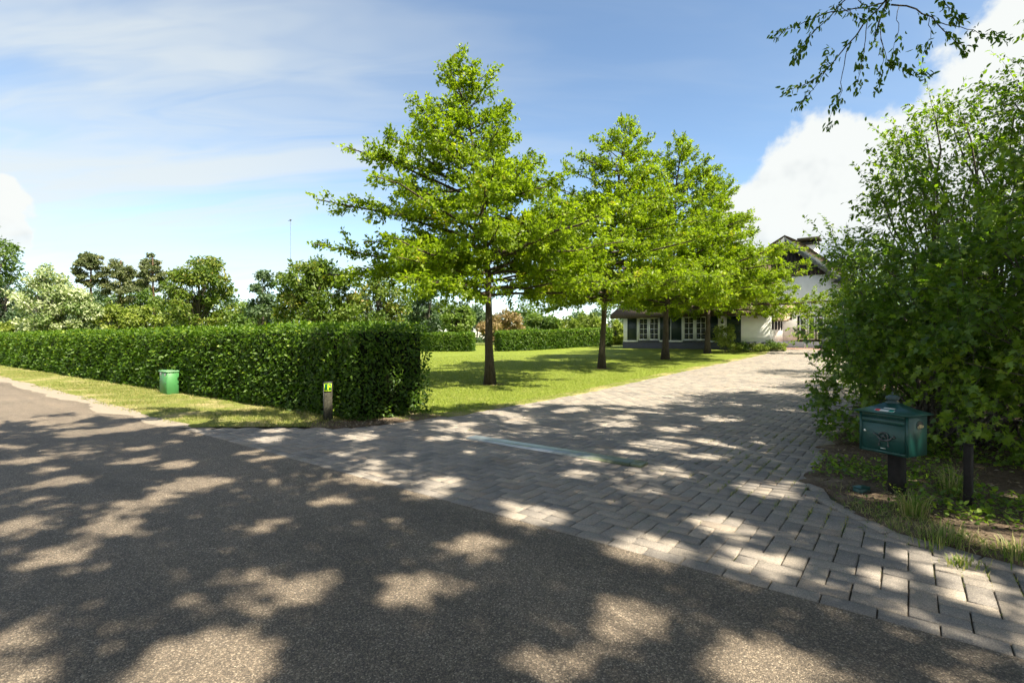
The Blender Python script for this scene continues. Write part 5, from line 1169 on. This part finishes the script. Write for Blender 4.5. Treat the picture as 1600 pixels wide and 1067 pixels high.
def trunk_soil():
    rng = np.random.default_rng(95)
    for k, (x, y) in enumerate(xs):
        n = 22; th = np.arange(n) * 2 * np.pi / n; r = rng.uniform(.34, .62, n) + .1 * np.cos(th); V = [(x, y, ground_at(x, y) + .03)]
        for rr_, dz in ((.6, .026), (1.0, .002)):
            for a_, q in zip(th, r): px, py = x + math.cos(a_) * q * rr_, y + math.sin(a_) * q * rr_; V.append((px, py, ground_at(px, py) + dz))
        T = [(0, 1 + j, 1 + (j + 1) % n) for j in range(n)]; Q = [(1 + j, 1 + n + j, 1 + n + (j + 1) % n, 1 + (j + 1) % n) for j in range(n)]
        link('bare_soil', mesh_np('bare_soil', np.array(V), [np.array(T), np.array(Q)]), M['soil'], None, 'structure')
trunk_soil()

# ------------------------------------------------------------------ litter, tufts, foot of the hedge
def litter():
    rng = np.random.default_rng(77)
    a = rng.uniform(-9, 3.5, 1500); d = rng.uniform(3.7, 14, 1500); dens = np.clip(np.exp(-np.abs(-rr(d) - a) * .9) + .05 + .5 * np.exp(-np.abs(a + rl(d)) * 1.5), 0, 1) * .35
    k = (rng.random(1500) < dens); a, d = a[k], d[k]; P = W(a, d, gz(d) + .014 + .012 * (a > -rr(d)))
    n = len(P); nr = unit(rng.normal(size=(n, 3)) * .25 + np.array([0, 0, 1])); ax = unit(rng.normal(size=(n, 3)) * np.array([1, 1, .15]))
    link('fallen_leaves', leaves_mesh('fallen_leaves', P, ax, nr, rng.uniform(.025, .07, n), LEAF_OVAL, rng, .8), M['litter'], None, 'stuff')
    # leaf mould on the soil under the shrubs and at the number post
    n = 5200; a = rng.uniform(-.9, 6.5, n); d = rng.uniform(4.2, 10, n); k = a > -rr(d) + .05; a, d = a[k], d[k]
    a2 = rng.normal(-7.95, .45, 1300); d2 = rng.normal(5.75, .28, 1300); a, d = np.concatenate([a, a2]), np.concatenate([d, d2]); k = (a > -rr(d)) | (a < -rl(d) + .1); a, d = a[k], d[k]
    P = W(a, d, .028 + 0 * a); n = len(P); nr = unit(rng.normal(size=(n, 3)) * .5 + np.array([0, 0, 1])); ax = unit(rng.normal(size=(n, 3)) * np.array([1, 1, .3]))
    link('leaf_mould', leaves_mesh('leaf_mould', P, ax, nr, rng.uniform(.02, .055, n), LEAF_OVAL, rng, .9), M['mould'], None, 'stuff')
    # fresh sprig on the paving, and the big tuft before the mailbox
    for (u, v, hgt, n, lab, sp) in ((1425, 806, .24, 150, 'bright tuft of long grass in front of the mailbox post', .07), (1487, 775, .34, 90, 'tall dry grass tuft between mailbox post and black post', .07), (1590, 870, .13, 170, 'low bright grass tuft at the frame edge beside the paving', .10), (1470, 850, .14, 150, 'straggly grass tuft on the paving edge below the mailbox', .12), (1503, 884, .06, 130, 'small grass tuft growing from the paving joints', .05)):
        Y = F_PX * H_CAM / (v - V0); X = (u - 800) / F_PX * Y
        P = np.stack([rng.normal(0, sp, n), rng.normal(0, sp * .8, n), np.full(n, .0)], 1); h = hgt * rng.uniform(.45, 1.05, n)
        out = unit(P * np.array([1, 1, 0]) + rng.normal(size=(n, 3)) * .03 * np.array([1, 1, 0])); s = rng.uniform(.2, .75, n)[:, None] * h[:, None]
        side = np.cross(out, [0, 0, 1.0]) * .0035
        V = np.stack([P - side, P + side, P + out * s * .3 + side * .8 + np.array([0, 0, 1]) * (h * .6)[:, None], P + out * s * .3 - side * .8 + np.array([0, 0, 1]) * (h * .6)[:, None], P + out * s + np.array([0, 0, 1]) * (h * .92)[:, None]], 1)
        off = (np.arange(n) * 5)[:, None, None]; me = mesh_np('blade', V.reshape(-1, 3), [(np.array([[0, 1, 2, 3]])[None] + off).reshape(-1, 4), (np.array([[3, 2, 4]])[None] + off).reshape(-1, 3)], rnd=np.repeat(rng.random(n), 5))
        if hgt > .2: tag(link('grass_tuft', me, M['weed'], None, None, (X, Y, .012)), lab, 'grass tuft', 'grass tufts beside the paving')
        else: link('weeds', me, M['weed'], None, 'stuff', (X, Y, .012))
def ground_cover():
    rng = np.random.default_rng(91); n = 32000; a = rng.uniform(-1.0, 6, n); d = rng.uniform(4.6, 12, n)
    k = (a > -rr(d) + .02) & (rng.random(n) < np.clip(patch(a, d, 2.2, 5) * 2.4 - .55, 0, 1) * np.clip((d - 4.9) * 1.2, .12, 1)); a, d = a[k], d[k]; n = len(a)
    P = W(a, d, .02 + rng.random(n) ** 1.5 * (.05 + .20 * patch(a, d, 3.1, 6))); ax = unit(rng.normal(size=(n, 3)) * np.array([1, 1, .5])); nr = unit(rng.normal(size=(n, 3)) * .5 + np.array([0, 0, 1]))
    link('ground_cover', leaves_mesh('ground_cover', P, ax, nr, rng.uniform(.03, .065, n), LEAF_OVAL, rng, 1.1), M['maple_shared'], None, 'stuff')
ground_cover()
M['litter'] = leaf_mat('fallen_leaf', [(0, (.10, .16, .03)), (.3, (.20, .24, .06)), (.6, (.28, .22, .10)), (1, (.10, .06, .035))], 0.15)
M['mould'] = leaf_mat('leaf_mould', [(0, (.05, .032, .02)), (.5, (.12, .085, .055)), (.85, (.22, .17, .11)), (1, (.36, .31, .23))], 0.1)
litter()
